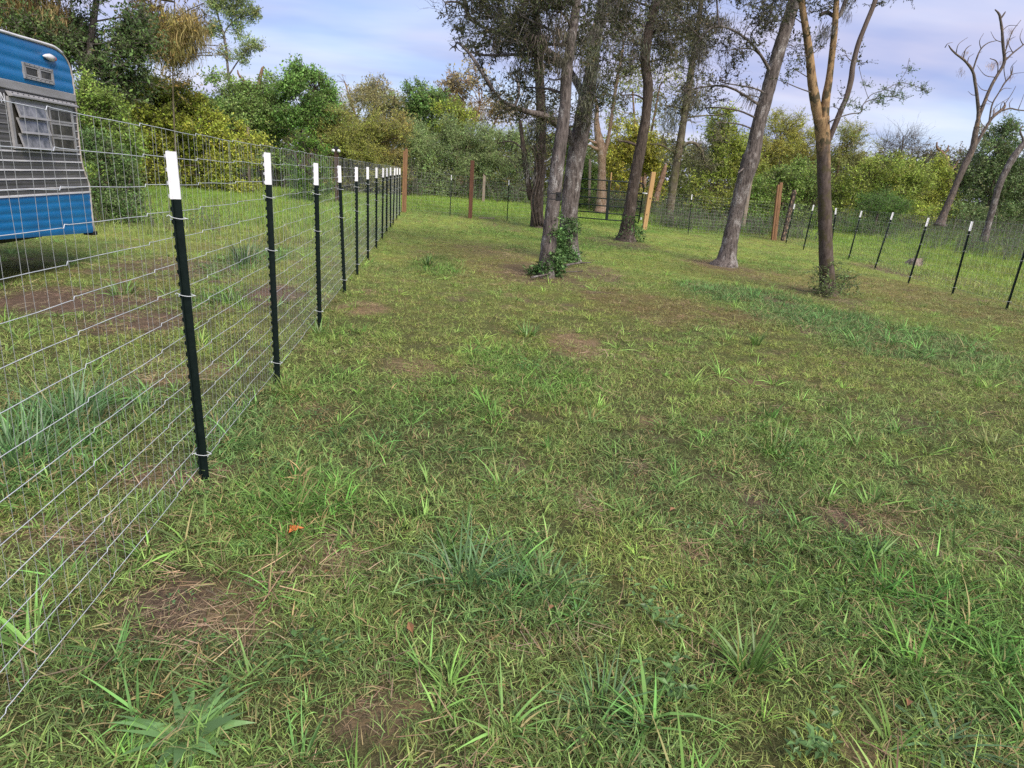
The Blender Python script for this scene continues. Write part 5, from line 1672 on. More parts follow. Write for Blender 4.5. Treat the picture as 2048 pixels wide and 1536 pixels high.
# ------------------------------------------------------------------ gate
def build_gate():
    Y = 27.6
    lb, rb = P(1152, 434, Y), P(1277, 444.5, Y)
    lt, rt = P(1158, 357, Y), P(1289, 367, Y)
    root = empty("metal_gate", tuple(lb))
    tag(root, "dark green tube gate with six bars and a flat brace", "gate")
    r = 0.026
    up = (lt - lb)
    c = 0.16
    ur = (lb - rb) / np.linalg.norm(lb - rb)
    uu = up / np.linalg.norm(up)
    fr = [lt, lt * 0.5 + rt * 0.5, rt + ur * c, rt + ur * c * 0.3 - uu * c * 0.3, rt - uu * c, rb]
    mb = MB()
    mb.tube(np.vstack([[lb], [lt], [lt * 0.5 + rt * 0.5], [rt + ur * c], [rt + ur * c * 0.3 - uu * c * 0.3], [rt - uu * c], [rb]]), r, 8, True)
    mb.build("gate_frame", M["gate"], root, True, tuple(lb))
    for k, (ya, yb) in enumerate(((376.5, 387), (392.5, 403), (407, 417.5), (421.5, 431.5), (434.5, 444.5))):
        mb = MB()
        fa = (ya - 357) / (434 - 357); fb = (yb - 367) / (444.5 - 367)
        p, q = lt * (1 - fa) + lb * fa, rt * (1 - fb) + rb * fb
        mb.tube([p + np.array([0, -.002, 0]), q + np.array([0, -.002, 0])], r * 0.9, 8, True)
        mb.build("gate_bar", M["gate"], root, True, tuple(lb))
    mb = MB()
    a, b = P(1219, 362, Y - 0.045), P(1213, 440, Y - 0.045)
    d = (a - b)
    w = 0.06
    mb.add([b + np.array([-w, 0, 0]), b + np.array([w, 0, 0]), a + np.array([w, 0, 0]), a + np.array([-w, 0, 0]), b + np.array([-w, -.012, 0]), b + np.array([w, -.012, 0]), a + np.array([w, -.012, 0]), a + np.array([-w, -.012, 0])],
           [(0, 1, 2, 3), (7, 6, 5, 4), (0, 4, 5, 1), (1, 5, 6, 2), (2, 6, 7, 3), (3, 7, 4, 0)])
    mb.build("brace", M["gate"], root, False, tuple(lb))
    mb = MB()
    p = P(1285, 386, Y - 0.05)
    mb.tube([p, p + np.array([0.09, -0.02, -0.01]), p + np.array([0.22, -0.02, -0.015])], 0.03, 6, True)
    mb.build("latch", M["post_white"], root, True, tuple(lb))
    mb = MB()
    p = P(1282, 437, Y - 0.05)
    mb.box(tuple(p), (0.06, 0.05, 0.09))
    mb.build("lower_hinge", M["post_white"], root, False, tuple(lb))
    # hinge post stands hidden behind the stout trunk
    g = at_ground(1146, 27.55)
    wood_post("wooden hinge post of the gate, hidden by the stout oak", None, (1149, 346), 11, M["wood_new"], base=g)


build_gate()


# ------------------------------------------------------------------ travel trailer
def mat_siding(name, c, chalk, amt=0.5, rough=0.4, streak=(0.2, 1, 3)):
    m, nt, out = new_mat(name)
    b = principled(nt, out, rough, 0.0, 0.5)
    n = noise_node(nt, 2.2, 3, 0.5, "Object", streak)
    n2 = noise_node(nt, 6, 2, 0.5, "Object", (1, 0.4, 2))
    r = ramp(nt, n.outputs["Fac"], [(0.35, c), (0.75, chalk)])
    r2 = ramp(nt, n2.outputs["Fac"], [(0.35, (0.93, 0.93, 0.93)), (0.65, (1.04, 1.04, 1.04))])
    nt.links.new(mixcol(nt, amt, r.outputs[0], r2.outputs[0], 'MULTIPLY'), b.inputs["Base Color"])
    return m


M["t_blue"] = mat_siding("blue_trailer_paint", (0.0015, 0.135, 0.36), (0.004, 0.175, 0.43), 0.45, 0.35)
M["t_grey"] = mat_siding("weathered_aluminium", (0.070, 0.070, 0.073), (0.130, 0.127, 0.124), 1.0, 0.55, (0.6, 0.6, 6))
M["t_trim"] = mat_siding("dull_bright_aluminium", (0.32, 0.32, 0.33), (0.22, 0.215, 0.21), 1.0, 0.4)
M["t_white"] = mat_siding("white_moulding", (0.72, 0.72, 0.74), (0.52, 0.51, 0.52), 1.0, 0.5)
M["t_cream"] = mat_siding("cream_edge_trim", (0.46, 0.42, 0.37), (0.30, 0.26, 0.22), 1.0, 0.6)
M["t_body"] = mat_siding("faded_shell", (0.36, 0.35, 0.33), (0.24, 0.23, 0.22), 1.0, 0.6)
M["tyre"] = mat_paint("old_tyre", (0.03, 0.026, 0.025), (0.05, 0.042, 0.04), 20, 0.85)
M["rim"] = mat_paint("rusty_rim", (0.12, 0.055, 0.035), (0.20, 0.11, 0.07), 15, 0.8)
M["red_lens"] = mat_paint("red_lens", (0.55, 0.07, 0.03), (0.45, 0.05, 0.02), 15, 0.25)


def mat_glass():
    m, nt, out = new_mat("dusty_skylit_glass")
    b = principled(nt, out, 0.12, 0, 0.5)
    n = noise_node(nt, 9, 6, 0.7)
    r = ramp(nt, n.outputs["Fac"], [(0.38, (0.055, 0.06, 0.055)), (0.62, (0.24, 0.24, 0.25))])  # dirt paled to paint the bright sky reflection into the pane colour
    nt.links.new(r.outputs[0], b.inputs["Base Color"])
    return m


def mat_glass_dark():
    m, nt, out = new_mat("dark_screened_glass")
    b = principled(nt, out, 0.3, 0, 0.4)
    n = noise_node(nt, 7, 5, 0.6)
    r = ramp(nt, n.outputs["Fac"], [(0.4, (0.022, 0.022, 0.020)), (0.66, (0.085, 0.08, 0.07))])
    nt.links.new(r.outputs[0], b.inputs["Base Color"])
    return m


M["glass"] = mat_glass()
M["glass_dark"] = mat_glass_dark()
TX, TX2, TY0 = -4.58, -6.72, 4.9


def build_trailer():
    gz = height(TX - 1, 8)
    root = empty("travel_trailer", (TX, 7.6, gz))
    tag(root, "old blue and grey travel trailer with a louvred window behind the left fence", "travel trailer")
    L = (TX, 7.6, gz)
    # outline of the far end, from the foot up and over the roof
    OUT = [(10.06, 0.45), (10.09, 1.02), (10.07, 1.12), (9.985, 1.29), (9.955, 1.46), (9.975, 1.9), (9.995, 2.2), (9.99, 2.40), (9.965, 2.50), (9.91, 2.58), (9.80, 2.645), (9.66, 2.68), (9.45, 2.69), (8.5, 2.67), (7.2, 2.68), (5.6, 2.64), (5.1, 2.45), (4.9, 2.0)]

    def yend(z):
        ys = [p[0] for p in OUT[:13]]; zs = [p[1] for p in OUT[:13]]
        return np.interp(z, zs, ys)

    def zbot(y):
        return 0.45 + (10.06 - y) * 0.047
    # shell: the other sides, roof and floor
    mb = MB()
    ring = OUT + [(4.9, 0.70), (7.0, 0.595)]
    a = [(TX - 0.012, y, z) for y, z in ring]
    b = [(TX2, y, z) for y, z in ring]
    n = len(ring)
    mb.add(a + b, [tuple(range(n))[::-1], tuple(range(n, 2 * n))] + [(i, (i + 1) % n, n + (i + 1) % n, n + i) for i in range(n)])
    mb.build("shell", M["t_body"], root, False, L)

    def siding(name, z0, z1, rib, depth, mat, follow_bottom=False, sharp=1.0):
        mb = MB()
        zs = []
        per = 6
        nr = max(1, int(round((z1 - z0) / rib)))
        for k in range(nr * per + 1):
            t = k / per
            f = t - math.floor(t)
            bump = depth * (math.sin(math.pi * f) ** sharp)
            zs.append((z0 + (z1 - z0) * k / (nr * per), bump))
        V, F = [], []
        yy = np.linspace(0, 1, 9)
        for z, bmp in zs:
            y1 = yend(z) - 0.012
            for t in yy:
                y = TY0 + 0.05 + (y1 - TY0 - 0.05) * t
                zz = z
                if follow_bottom:
                    k = (z1 - z) / (z1 - z0)
                    zz = z + k * (zbot(y) - 0.45)
                V.append((TX + bmp, y, zz))
        m_ = len(yy)
        for i in range(len(zs) - 1):
            for j in range(m_ - 1):
                F.append((i * m_ + j, i * m_ + j + 1, (i + 1) * m_ + j + 1, (i + 1) * m_ + j))
        mb.add(V, F)
        return mb.build(name, mat, root, True, L)
    siding("upper_panel", 2.205, 2.672, 0.115, 0.007, M["t_blue"])
    siding("middle_panel", 0.995, 2.10, 0.052, 0.005, M["t_grey"])
    siding("lower_panel", 0.45, 0.975, 0.105, 0.007, M["t_blue"], True)

    def strip(name, z, h, d, mat, y0=TY0 + 0.05, y1=None, n=24, wav=0.0):
        mb = MB()
        ye = yend(z) - 0.01 if y1 is None else y1
        V, F = [], []
        r = random.Random(int(z * 1000))
        for k in range(n + 1):
            y = y0 + (ye - y0) * k / n
            w = r.gauss(0, wav)
            V += [(TX, y, z - h / 2), (TX + d, y, z - h / 2 * .8 + w), (TX + d, y, z + h / 2 * .8 + w), (TX, y, z + h / 2)]
        for k in range(n):
            for j in range(3):
                F.append((k * 4 + j, (k + 1) * 4 + j, (k + 1) * 4 + j + 1, k * 4 + j + 1))
        F.append((n * 4, n * 4 + 1, n * 4 + 2, n * 4 + 3))
        mb.add(V, F)
        return mb.build(name, mat, root, False, L)
    strip("belt_rail", 2.153, 0.100, 0.022, M["t_trim"], wav=0.002)
    strip("belt_rail", 0.985, 0.022, 0.018, M["t_white"], wav=0.001)
    for z in (1.055, 1.165, 1.265, 1.365, 1.465):
        strip("trim_strip", z, 0.018, 0.014, M["t_white"], wav=0.0012)
    for z in (1.56, 1.655, 1.75, 1.845, 1.94):
        strip("trim_strip", z, 0.012, 0.011, M["t_white"], y0=9.86, n=2)
        strip("trim_strip", z, 0.010, 0.010, M["t_trim"], y1=8.42, n=10)
    # edge trim and roof rail
    mb = MB()
    pts = np.array([(TX + 0.004, y, z) for y, z in OUT[:13]])
    mb.tube(catmull(pts, 3), 0.013, 6, True)
    mb.build("edge_trim", M["t_cream"], root, True, L)
    mb = MB()
    pts = np.array([(TX + 0.008, y, z + 0.008) for y, z in OUT[10:17]])
    mb.tube(catmull(pts, 3), 0.017, 6, True)
    mb.build("drip_rail", M["t_white"], root, True, L)
    mb = MB()
    mb.box((TX - 0.05, 10.085, 0.44), (0.14, 0.09, 0.05))
    mb.box((TX - 0.75, 9.2, 0.40), (0.08, 1.9, 0.10))
    mb.build("bumper", M["black"], root, False, L)

    # windows
    def frame_box(mb, y0, y1, z0, z1, w, d, x=0.0):
        mb.box((TX + x + d / 2, (y0 + y1) / 2, z1 - w / 2), (d, y1 - y0, w))
        mb.box((TX + x + d / 2, (y0 + y1) / 2, z0 + w / 2), (d, y1 - y0, w))
        mb.box((TX + x + d / 2, y0 + w / 2, (z0 + z1) / 2), (d - 0.003, w, z1 - z0 - 2 * w))
        mb.box((TX + x + d / 2, y1 - w / 2, (z0 + z1) / 2), (d - 0.003, w, z1 - z0 - 2 * w))
    mb = MB()
    frame_box(mb, 8.46, 9.84, 1.49, 2.03, 0.05, 0.030)
    mb.box((TX + 0.014, 9.22, 1.76), (0.027, 0.045, 0.44))
    win = mb.build("window", M["t_trim"], root, False, L)
    mb = MB()
    mb.box((TX + 0.008, 9.15, 1.76), (0.012, 1.30, 0.46))
    mb.build("screen", M["glass_dark"], win, False, L)
    win2parts = []
    for col, (y0, y1, ang) in enumerate(((8.56, 9.17, 0.24), (9.26, 9.79, 0.015))):
        for k in range(3):
            zt = 1.985 - k * 0.165
            hgt = 0.168 if ang > 0.1 else 0.160

            def tilt(mb2):
                vv = []
                for x, y, z in mb2.v:
                    dz = zt - z
                    dx = x - TX
                    vv.append((TX + 0.022 + dx * math.cos(ang) + dz * math.sin(ang), y, zt - dz * math.cos(ang) + dx * math.sin(ang)))
                mb2.v = vv
            mb = MB()
            frame_box(mb, y0, y1, zt - hgt, zt, 0.024, 0.014)
            tilt(mb)
            mb.build("sash", M["t_trim"], win, False, L)
            mb = MB()
            mb.box((TX + 0.006, (y0 + y1) / 2, zt - hgt / 2), (0.005, y1 - y0 - 0.048, hgt - 0.048))
            tilt(mb)
            mb.build("pane", M["glass"] if ang > 0.1 else M["glass_dark"], win, False, L)
    mb = MB()
    mb.add([(TX + .002, 8.46, 2.092), (TX + .002, 9.92, 2.092), (TX + .075, 9.92, 2.052), (TX + .075, 8.46, 2.052), (TX + .075, 9.92, 2.036), (TX + .075, 8.46, 2.036), (TX + .031, 9.92, 2.034), (TX + .031, 8.46, 2.034)],
           [(0, 3, 2, 1), (3, 5, 4, 2), (5, 7, 6, 4), (0, 7, 5, 3), (1, 2, 4, 6)])
    mb.build("awning", M["t_trim"], win, False, L)
    for k in range(14):
        mb = MB()
        y = 8.52 + k * 0.105
        mb.tube([(TX + 0.045, y, 2.071), (TX + 0.049, y, 2.075)], 0.007, 6, True)
        mb.build("rivet", M["black"], win, False, L)
    mb = MB()
    frame_box(mb, 8.86, 9.49, 2.255, 2.425, 0.026, 0.026)
    mb.box((TX + 0.014, 9.18, 2.34), (0.024, 0.03, 0.118))
    vent = mb.build("small_window", M["t_trim"], root, False, L)
    for y0, y1 in ((8.887, 9.164), (9.196, 9.463)):
        mb = MB()
        mb.box((TX + 0.008, (y0 + y1) / 2, 2.34), (0.010, y1 - y0, 0.116))
        mb.build("pane", M["glass_dark"], vent, False, L)
        mb = MB()
        frame_box(mb, y0 + .006, y1 - .006, 2.287, 2.393, 0.014, 0.008, 0.0145)
        mb.build("sash", M["t_trim"], vent, False, L)
    for k in range(14):
        mb = MB()
        y = 8.885 + (k % 7) * 0.097
        z = 2.412 if k < 7 else 2.268
        mb.tube([(TX + 0.025, y, z), (TX + 0.029, y, z)], 0.006, 6, True)
        mb.build("rivet", M["black"], vent, False, L)
    # clearance light
    mb = MB()
    pts = [(TX + 0.02, 9.31, 2.553), (TX + 0.028, 9.36, 2.556), (TX + 0.036, 9.43, 2.556), (TX + 0.034, 9.50, 2.552)]
    mb.tube(pts, [0.006, 0.024, 0.040, 0.037], 8, True)
    lt = mb.build("clearance_light", M["t_white"], root, True, L)
    mb = MB()
    mb.tube([(TX + 0.034, 9.502, 2.552), (TX + 0.03, 9.55, 2.55), (TX + 0.022, 9.60, 2.548)], [0.036, 0.026, 0.006], 8, True)
    mb.build("lens", M["red_lens"], lt, True, L)
    # last letter of the lettering on the grey band
    def letter(y, z, s):
        mb = MB()
        for (a0, b0, a1, b1) in ((0, 0, 0, 1), (0, 1, .62, 0), (.62, 0, .62, 1)):
            p, q = np.array([a0, b0]), np.array([a1, b1])
            d = (q - p) / np.linalg.norm(q - p)
            nn = np.array([-d[1], d[0]]) * 0.085
            pts = [p + nn, p - nn, q - nn, q + nn]
            x = TX + 0.0105 + 0.0012 * (a0 + b0)
            mb.add([(x, y + u * s, z + v * s) for u, v in pts], [(0, 1, 2, 3)])
        mb.build("letter_n", M["post_white"], root, False, L)
    letter(8.36, 1.955, 0.10)
    # wheel
    wb = empty("wheel")
    wb.parent = root
    wc = (TX - 0.17, 7.72, height(TX, 7.72) + 0.345)

    def disc(name, prof, mat):
        mb = MB()
        n = 28
        V, F = [], []
        for x, r in prof:
            for k in range(n):
                a = k / n * 6.28318
                V.append((wc[0] + x, wc[1] + r * math.cos(a), wc[2] + r * math.sin(a)))
        for i in range(len(prof) - 1):
            for k in range(n):
                F.append((i * n + k, i * n + (k + 1) % n, (i + 1) * n + (k + 1) % n, (i + 1) * n + k))
        mb.add(V, F)
        return mb.build(name, mat, wb, True, L)
    disc("tyre", [(0.05, 0.20), (0.085, 0.23), (0.095, 0.29), (0.08, 0.335), (0.05, 0.35), (-0.05, 0.35), (-0.08, 0.335), (-0.095, 0.28), (-0.08, 0.2)], M["tyre"])
    disc("rim", [(0.06, 0.21), (0.045, 0.17), (0.02, 0.15), (0.03, 0.06), (0.06, 0.045), (0.062, 0.001)], M["rim"])
    mb = MB()
    mb.tube([(TX - 0.2, 7.72, wc[2]), (TX2 + 0.2, 7.72, wc[2])], 0.03, 8, True)
    mb.build("axle", M["black"], root, False, L)


build_trailer()


# ------------------------------------------------------------------ small things
def build_small():
    # black box strapped to the slim stem
    Y = 10.75
    c = P(1117, 393, Y)
    root = empty("trail_camera", tuple(c))
    tag(root, "small black box camera strapped between the two close stems", "trail camera")
    mb = MB(); mb.box((0, 0, 0), (0.075, 0.07, 0.13)); mb.build("camera_body", M["black"], root)
    mb = MB(); mb.tube([(0, -0.035, 0.02), (0, -0.048, 0.02)], [0.022, 0.018], 10, True); mb.build("lens_hood", M["black"], root)
    for z in (-0.045, 0.04):
        mb = MB(); mb.box((-0.09, 0.0, z), (0.20, 0.085, 0.014)); mb.build("strap", M["black"], root)
    # floodlights on a dark pole behind the left fence
    b = at_ground(676, 30)
    root = empty("floodlight_pole", tuple(b))
    tag(root, "dark pole with twin white floodlights behind the left fence", "light pole")
    top = P(673, 302, 30) - b
    mb = MB(); mb.box((top[0], 0, top[2] / 2 - 0.1), (0.16, 0.16, top[2] + 0.2)); mb.build("pole", M["wood_dark"], root)
    mb = MB(); mb.box((top[0], -0.05, top[2] + 0.10), (0.16, 0.10, 0.14)); mb.build("sensor_box", M["black"], root)
    for s in (-1, 1):
        mb = MB(); mb.tube([(top[0] + s * 0.10, -0.06, top[2] + 0.02), (top[0] + s * 0.11, -0.16, top[2] - 0.0)], [0.05, 0.07], 10, True); mb.build("lamp_head", M["post_white"], root, True)
    # board on the ground by the red brown post
    c = G(973, 438)
    root = empty("plank_board", tuple(c + np.array([0, 0, 0.035])), 0.12)
    tag(root, "pale board lying in the grass by the red brown post", "plank")
    mb = MB(); mb.box((0, 0, 0), (0.62, 0.09, 0.045)); mb.build("board", M["wood_old"], root)
    # stump with sprouts outside the right fence
    c = G(1828, 532)
    root = empty("tree_stump", tuple(c))
    tag(root, "low dark stump with leafy sprouts outside the right fence", "stump")
    mb = MB()
    r = random.Random(5)
    n = 14
    V, F = [], []
    for k, (z, q) in enumerate(((-0.08, 0.34), (0.05, 0.24), (0.14, 0.19), (0.20, 0.16))):
        for j in range(n):
            a = j / n * 6.2832
            rr = q * (1 + 0.22 * math.sin(3 * a + k) + r.uniform(-.08, .08))
            V.append((rr * math.cos(a), rr * math.sin(a), z + (r.uniform(-.06, .06) if k == 3 else 0)))
    for k in range(3):
        for j in range(n):
            F.append((k * n + j, k * n + (j + 1) % n, (k + 1) * n + (j + 1) % n, (k + 1) * n + j))
    F.append(tuple(3 * n + j for j in range(n)))
    mb.add(V, F)
    mb.build("stump_wood", M["wood_old"], root)
    pos = np.array([[r.gauss(0, .10), r.gauss(0, .10), 0.03] for _ in range(9)])
    scatter("sprouts", "stem_weed", pos, np.stack([RNG.normal(0, .2, 9), RNG.normal(0, .2, 9), RNG.uniform(0, 6, 9)], 1), RNG.uniform(.45, .8, 9), np.array([[0.07, 0.12, 0.04]] * 9), root)
    # orange dry leaf
    c = G(590, 1075)
    root = empty("fallen_leaf", tuple(c + np.array([0, 0, 0.03])))
    tag(root, "curled bright orange dead leaf lying in the grass", "leaf")
    mo = mat_paint("orange_leaf", (0.55, 0.17, 0.04), (0.40, 0.10, 0.03), 40, 0.6)
    for az, ln in ((0.3, 0.04), (2.2, 0.045), (4.1, 0.035)):
        V, F, LV = [], [], []
        leaf(V, F, LV, np.zeros(3), np.array([math.cos(az), math.sin(az), 0.35]), np.array([0, 0, 1.0]), ln, 0.03, .5, 0, 0.4)
        mb = MB(); mb.add(V, F); mb.build("lobe", mo, root)
    mt = mat_paint("tan_leaf", (0.24, 0.12, 0.055), (0.15, 0.075, 0.04), 40, 0.7)
    spots = [(1268, 965, "rusty brown dead leaf in the middle of the lawn"), (1345, 1032, "tan dead leaf just below and right of the rusty one mid lawn"), (657, 1160, "tiny orange dead leaf below the curled orange leaf"), (1005, 1392, "brown dead leaf at the bottom centre of the lawn"),
             (1100, 1235, "brown dead leaf under the big bluish grass clump"), (1890, 1215, "brown dead leaf by the wide bladed clump on the right"), (820, 1270, "brown dead leaf left below the big bluish grass clump"), (1810, 1425, "pinkish brown dead leaf above the bottom right corner")]
    src = None
    for i, s in enumerate(spots):
        c = G(*s[:2])
        if src is None:
            src = empty("dead_leaf"); o = src
            V, F, LV = [], [], []
            leaf(V, F, LV, np.array([-0.025, 0, 0]), np.array([1, 0, 0.2]), np.array([0, 0, 1.0]), 0.042, 0.024, .5, 0, 0.4)
            mb = MB(); mb.add(V, F); mb.build("blade", mt, src)
            mb = MB(); mb.tube([(-0.025, 0, 0), (-0.045, 0.004, -0.004)], 0.0012, 4); mb.build("stalk", mt, src)
        else:
            o = copy_tree(src)
        tag(o, s[2], "leaf", "dead leaves scattered on the lawn")
        o.location = tuple(c + np.array([0, 0, 0.035]))
        o.rotation_euler = (random.uniform(-.4, .4), random.uniform(-.4, .4), random.uniform(0, 6.28))
        o.scale = (random.uniform(0.7, 1.2),) * 3
    # fallen sticks at the foot of the pair of trees
    for i, (pa, pb, lab) in enumerate((((1062, 560), (1165, 548), "bare grey stick lying in front of the pair of stems"), ((1120, 538), (1182, 530), "dark thick stick lying right of the pair of stems"))):
        a, b = G(*pa), G(*pb)
        m = (a + b) / 2
        root = empty("fallen_stick", tuple(m))
        tag(root, lab, "stick", "sticks on the ground below the trees")
        mb = MB()
        d = b - a
        pts = catmull([-d / 2 + [0, 0, 0.04], [0.0, 0.05, 0.06], d / 2 + [0, 0, 0.05]], 4)
        mb.tube(pts, np.linspace(0.018 + 0.014 * i, 0.008, len(pts)), 7, True, 0, 0.2, i)
        mb.build("stick", M["bark_grey"], root, True)
        mb = MB()
        mb.tube([pts[5], pts[5] + np.array([0.12, -0.12, 0.03])], [0.01, 0.004], 5)
        mb.build("side_twig", M["bark_grey"], root, True)

    # grass clumps and weeds that one can pick out
    def plant(name, cat, label, px, py, seed, maker, tint, group=None):
        c = G(px, py)
        root = empty(name, tuple(c), random.uniform(0, 6))
        tag(root, label, cat, group)
        m_, nt, out = new_mat(name + "_leaf")
        at = nt.nodes.new("ShaderNodeAttribute"); at.attribute_name = "lv"
        sep = nt.nodes.new("ShaderNodeSeparateColor"); nt.links.new(at.outputs["Color"], sep.inputs[0])
        r = ramp(nt, sep.outputs[0], [(0.0, tuple(t * 0.65 for t in tint)), (1.0, tuple(t * 1.45 for t in tint))])
        col = mixcol(nt, sep.outputs[1], r.outputs[0], (0.42, 0.30, 0.14))
        b = nt.nodes.new("ShaderNodeBsdfPrincipled"); b.inputs["Roughness"].default_value = 0.45
        nt.links.new(col, b.inputs["Base Color"])
        tr = nt.nodes.new("ShaderNodeBsdfTranslucent"); nt.links.new(col, tr.inputs["Color"])
        mx = nt.nodes.new("ShaderNodeMixShader"); mx.inputs[0].default_value = 0.25
        nt.links.new(b.outputs[0], mx.inputs[1]); nt.links.new(tr.outputs[0], mx.inputs[2]); nt.links.new(mx.outputs[0], out.inputs["Surface"])
        me = maker(seed)
        me.materials.clear()
        me.materials.append(m_)
        o = bpy.data.objects.new("leaves", me); COL.objects.link(o); o.parent = root; o["kind"] = "stuff"
        return root

    def rosette(seed):
        r = random.Random(seed)
        V, F, LV = [], [], []
        for k in range(40):
            az = k * 2.4 + r.uniform(-.4, .4)
            ln = r.uniform(0.09, 0.20)
            w = r.uniform(0.026, 0.042)
            a0 = r.uniform(0.9, 1.4)
            blade(V, F, LV, (0.015 * math.cos(az), 0.015 * math.sin(az), 0.0), az, a0, r.uniform(0.2, 0.8), ln, w, r.random(), 0.0, 6, r.gauss(0, .25))
        return mesh_lv("rosette", V, F, LV, [])

    def tussock(n, ln, w, tilt=(0.15, 1.1), rad=0.05):
        def f(seed):
            me = clump(seed, n, ln, w, tilt, (0.3, 1.1), rad, 0.05, 5)
            return me
        return f

    def sparse_weed(seed):
        r = random.Random(seed)
        V, F, LV = [], [], []
        for s in range(6):
            base = np.array([r.gauss(0, .05), r.gauss(0, .05), 0])
            H = r.uniform(0.06, 0.15)
            lean = np.array([r.gauss(0, .3), r.gauss(0, .3), 1])
            blade(V, F, LV, base, r.uniform(0, 6), 0.2, 0.2, H, 0.003, 0.5, 0.1, 3)
            for k in range(9):
                az = k * 2.4 + r.random()
                t = (k + 1) / 9
                d = np.array([math.cos(az), math.sin(az), r.uniform(0.1, 0.7)])
                ln = r.uniform(0.025, 0.05)
                leaf(V, F, LV, base + lean * H * t, d, np.array([0, 0, 1.0]) + rvec(r) * 0.3, ln, ln * 0.42, r.random(), 0)
        return mesh_lv("weed", V, F, LV, [])
    LG, BG, OG = (0.125, 0.245, 0.05), (0.11, 0.22, 0.085), (0.19, 0.24, 0.06)
    P_ = "grass clumps standing out of the lawn"
    plant("broad_leaf_weed", "weed", "large rosette of broad light green leaves at the bottom left", 370, 1475, 1, rosette, (0.14, 0.26, 0.085))
    plant("grass_clump", "grass clump", "bright green grass clump right of the nearest post", 590, 1035, 2, tussock(60, (0.12, 0.30), (0.005, 0.009)), LG, P_)
    plant("grass_clump", "grass clump", "big bluish green grass clump in the middle foreground", 940, 1165, 3, tussock(85, (0.14, 0.34), (0.006, 0.010), (0.2, 1.3), 0.10), BG, P_)
    plant("grass_clump", "grass clump", "bluish green clump just right of the big foreground clump", 1090, 1180, 4, tussock(44, (0.12, 0.28), (0.006, 0.010), (0.4, 1.35), 0.08), BG, P_)
    plant("grass_clump", "grass clump", "tall grass clump with an orange dry base at the lower right", 1495, 1350, 5, tussock(60, (0.16, 0.32), (0.006, 0.010), (0.1, 1.0), 0.05), LG, P_)
    plant("grass_clump", "grass clump", "spreading clump at the bottom just right of centre", 1200, 1420, 6, tussock(60, (0.10, 0.22), (0.004, 0.008), (0.4, 1.35), 0.07), BG, P_)
    plant("grass_clump", "grass clump", "dark green tuft left of the pair of stems", 857, 535, 7, tussock(60, (0.16, 0.36), (0.008, 0.012), (0.05, 0.8), 0.07), (0.07, 0.15, 0.035), P_)
    plant("grass_clump", "grass clump", "green tuft in the middle of the lawn below the pair of stems", 1055, 672, 8, tussock(60, (0.14, 0.30), (0.007, 0.011), (0.2, 1.2), 0.08), LG, P_)
    plant("grass_clump", "grass clump", "upright tuft on the yellow patch below the leaning trunk", 1510, 690, 9, tussock(40, (0.14, 0.32), (0.006, 0.010), (0.05, 0.9), 0.05), LG, P_)
    plant("grass_clump", "grass clump", "green clump against the second post of the left fence", 580, 790, 10, tussock(55, (0.12, 0.26), (0.006, 0.010), (0.2, 1.2), 0.08), OG, P_)
    plant("grass_clump", "grass clump", "clump in front of the third post of the left fence", 640, 668, 11, tussock(45, (0.12, 0.24), (0.006, 0.010), (0.2, 1.2), 0.08), LG, P_)
    plant("grass_clump", "grass clump", "tall bluish grass behind the fence left of the nearest post", 150, 850, 12, tussock(110, (0.20, 0.46), (0.006, 0.011), (0.05, 0.9), 0.16), BG, P_)
    plant("grass_clump", "grass clump", "tall bluish grass behind the wire near the picture's left edge", 40, 930, 13, tussock(110, (0.20, 0.46), (0.006, 0.011), (0.05, 0.9), 0.16), BG, P_)
    plant("grass_clump", "grass clump", "upright dark tuft behind the wire between first and second post", 490, 530, 14, tussock(80, (0.25, 0.60), (0.010, 0.016), (0.05, 0.7), 0.14), (0.075, 0.145, 0.055), P_)
    plant("grass_clump", "grass clump", "low green clump on the bare soil behind the nearest post", 460, 605, 15, tussock(60, (0.15, 0.32), (0.008, 0.013), (0.3, 1.2), 0.12), LG, P_)
    plant("grass_clump", "grass clump", "green clump between the trailer and the bare soil", 245, 590, 16, tussock(60, (0.15, 0.32), (0.008, 0.013), (0.3, 1.2), 0.12), LG, P_)
    plant("grass_clump", "grass clump", "clump of wide blades on the right below the dark soil spot", 1740, 1120, 17, tussock(36, (0.12, 0.24), (0.008, 0.012), (0.6, 1.35), 0.04), LG, P_)
    plant("grass_clump", "grass clump", "wide bladed clump at the far right of the lower lawn", 1900, 1160, 18, tussock(40, (0.10, 0.22), (0.006, 0.010), (0.5, 1.35), 0.06), OG, P_)
    plant("grass_clump", "grass clump", "clump near the bottom right corner", 1880, 1490, 19, tussock(30, (0.12, 0.24), (0.009, 0.013), (0.7, 1.4), 0.04), BG, P_)
    plant("grass_clump", "grass clump", "loose grass clump in the right middle of the lawn", 1560, 905, 20, tussock(55, (0.12, 0.28), (0.006, 0.010), (0.3, 1.3), 0.12), LG, P_)
    plant("grass_clump", "grass clump", "upright clump at the right edge of the middle lawn", 1990, 900, 21, tussock(50, (0.12, 0.26), (0.006, 0.010), (0.2, 1.2), 0.08), OG, P_)
    plant("leafy_weed", "weed", "small leafy weed with pointed leaves right of the bottom centre", 1360, 1390, 22, sparse_weed, (0.11, 0.21, 0.06), "leafy weeds in the lawn")
    plant("leafy_weed", "weed", "leafy weed at the bottom edge left of the bottom right corner", 1610, 1500, 23, sparse_weed, (0.11, 0.21, 0.06), "leafy weeds in the lawn")
    plant("leafy_weed", "weed", "patch of small bright leaves in the centre of the lawn", 1060, 745, 24, sparse_weed, (0.10, 0.22, 0.05), "leafy weeds in the lawn")
    plant("leafy_weed", "weed", "leafy weed left of the lower right grass clump", 1330, 1250, 25, sparse_weed, (0.11, 0.20, 0.06), "leafy weeds in the lawn")


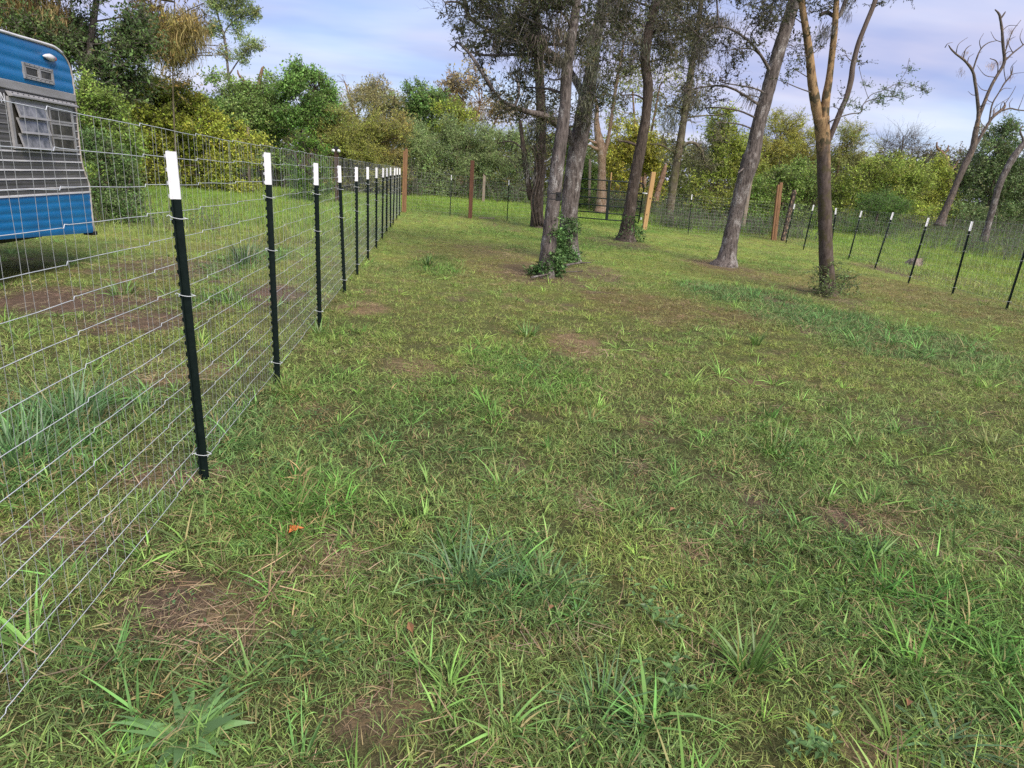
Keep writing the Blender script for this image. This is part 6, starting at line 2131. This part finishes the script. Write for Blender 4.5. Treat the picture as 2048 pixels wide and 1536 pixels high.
build_small()
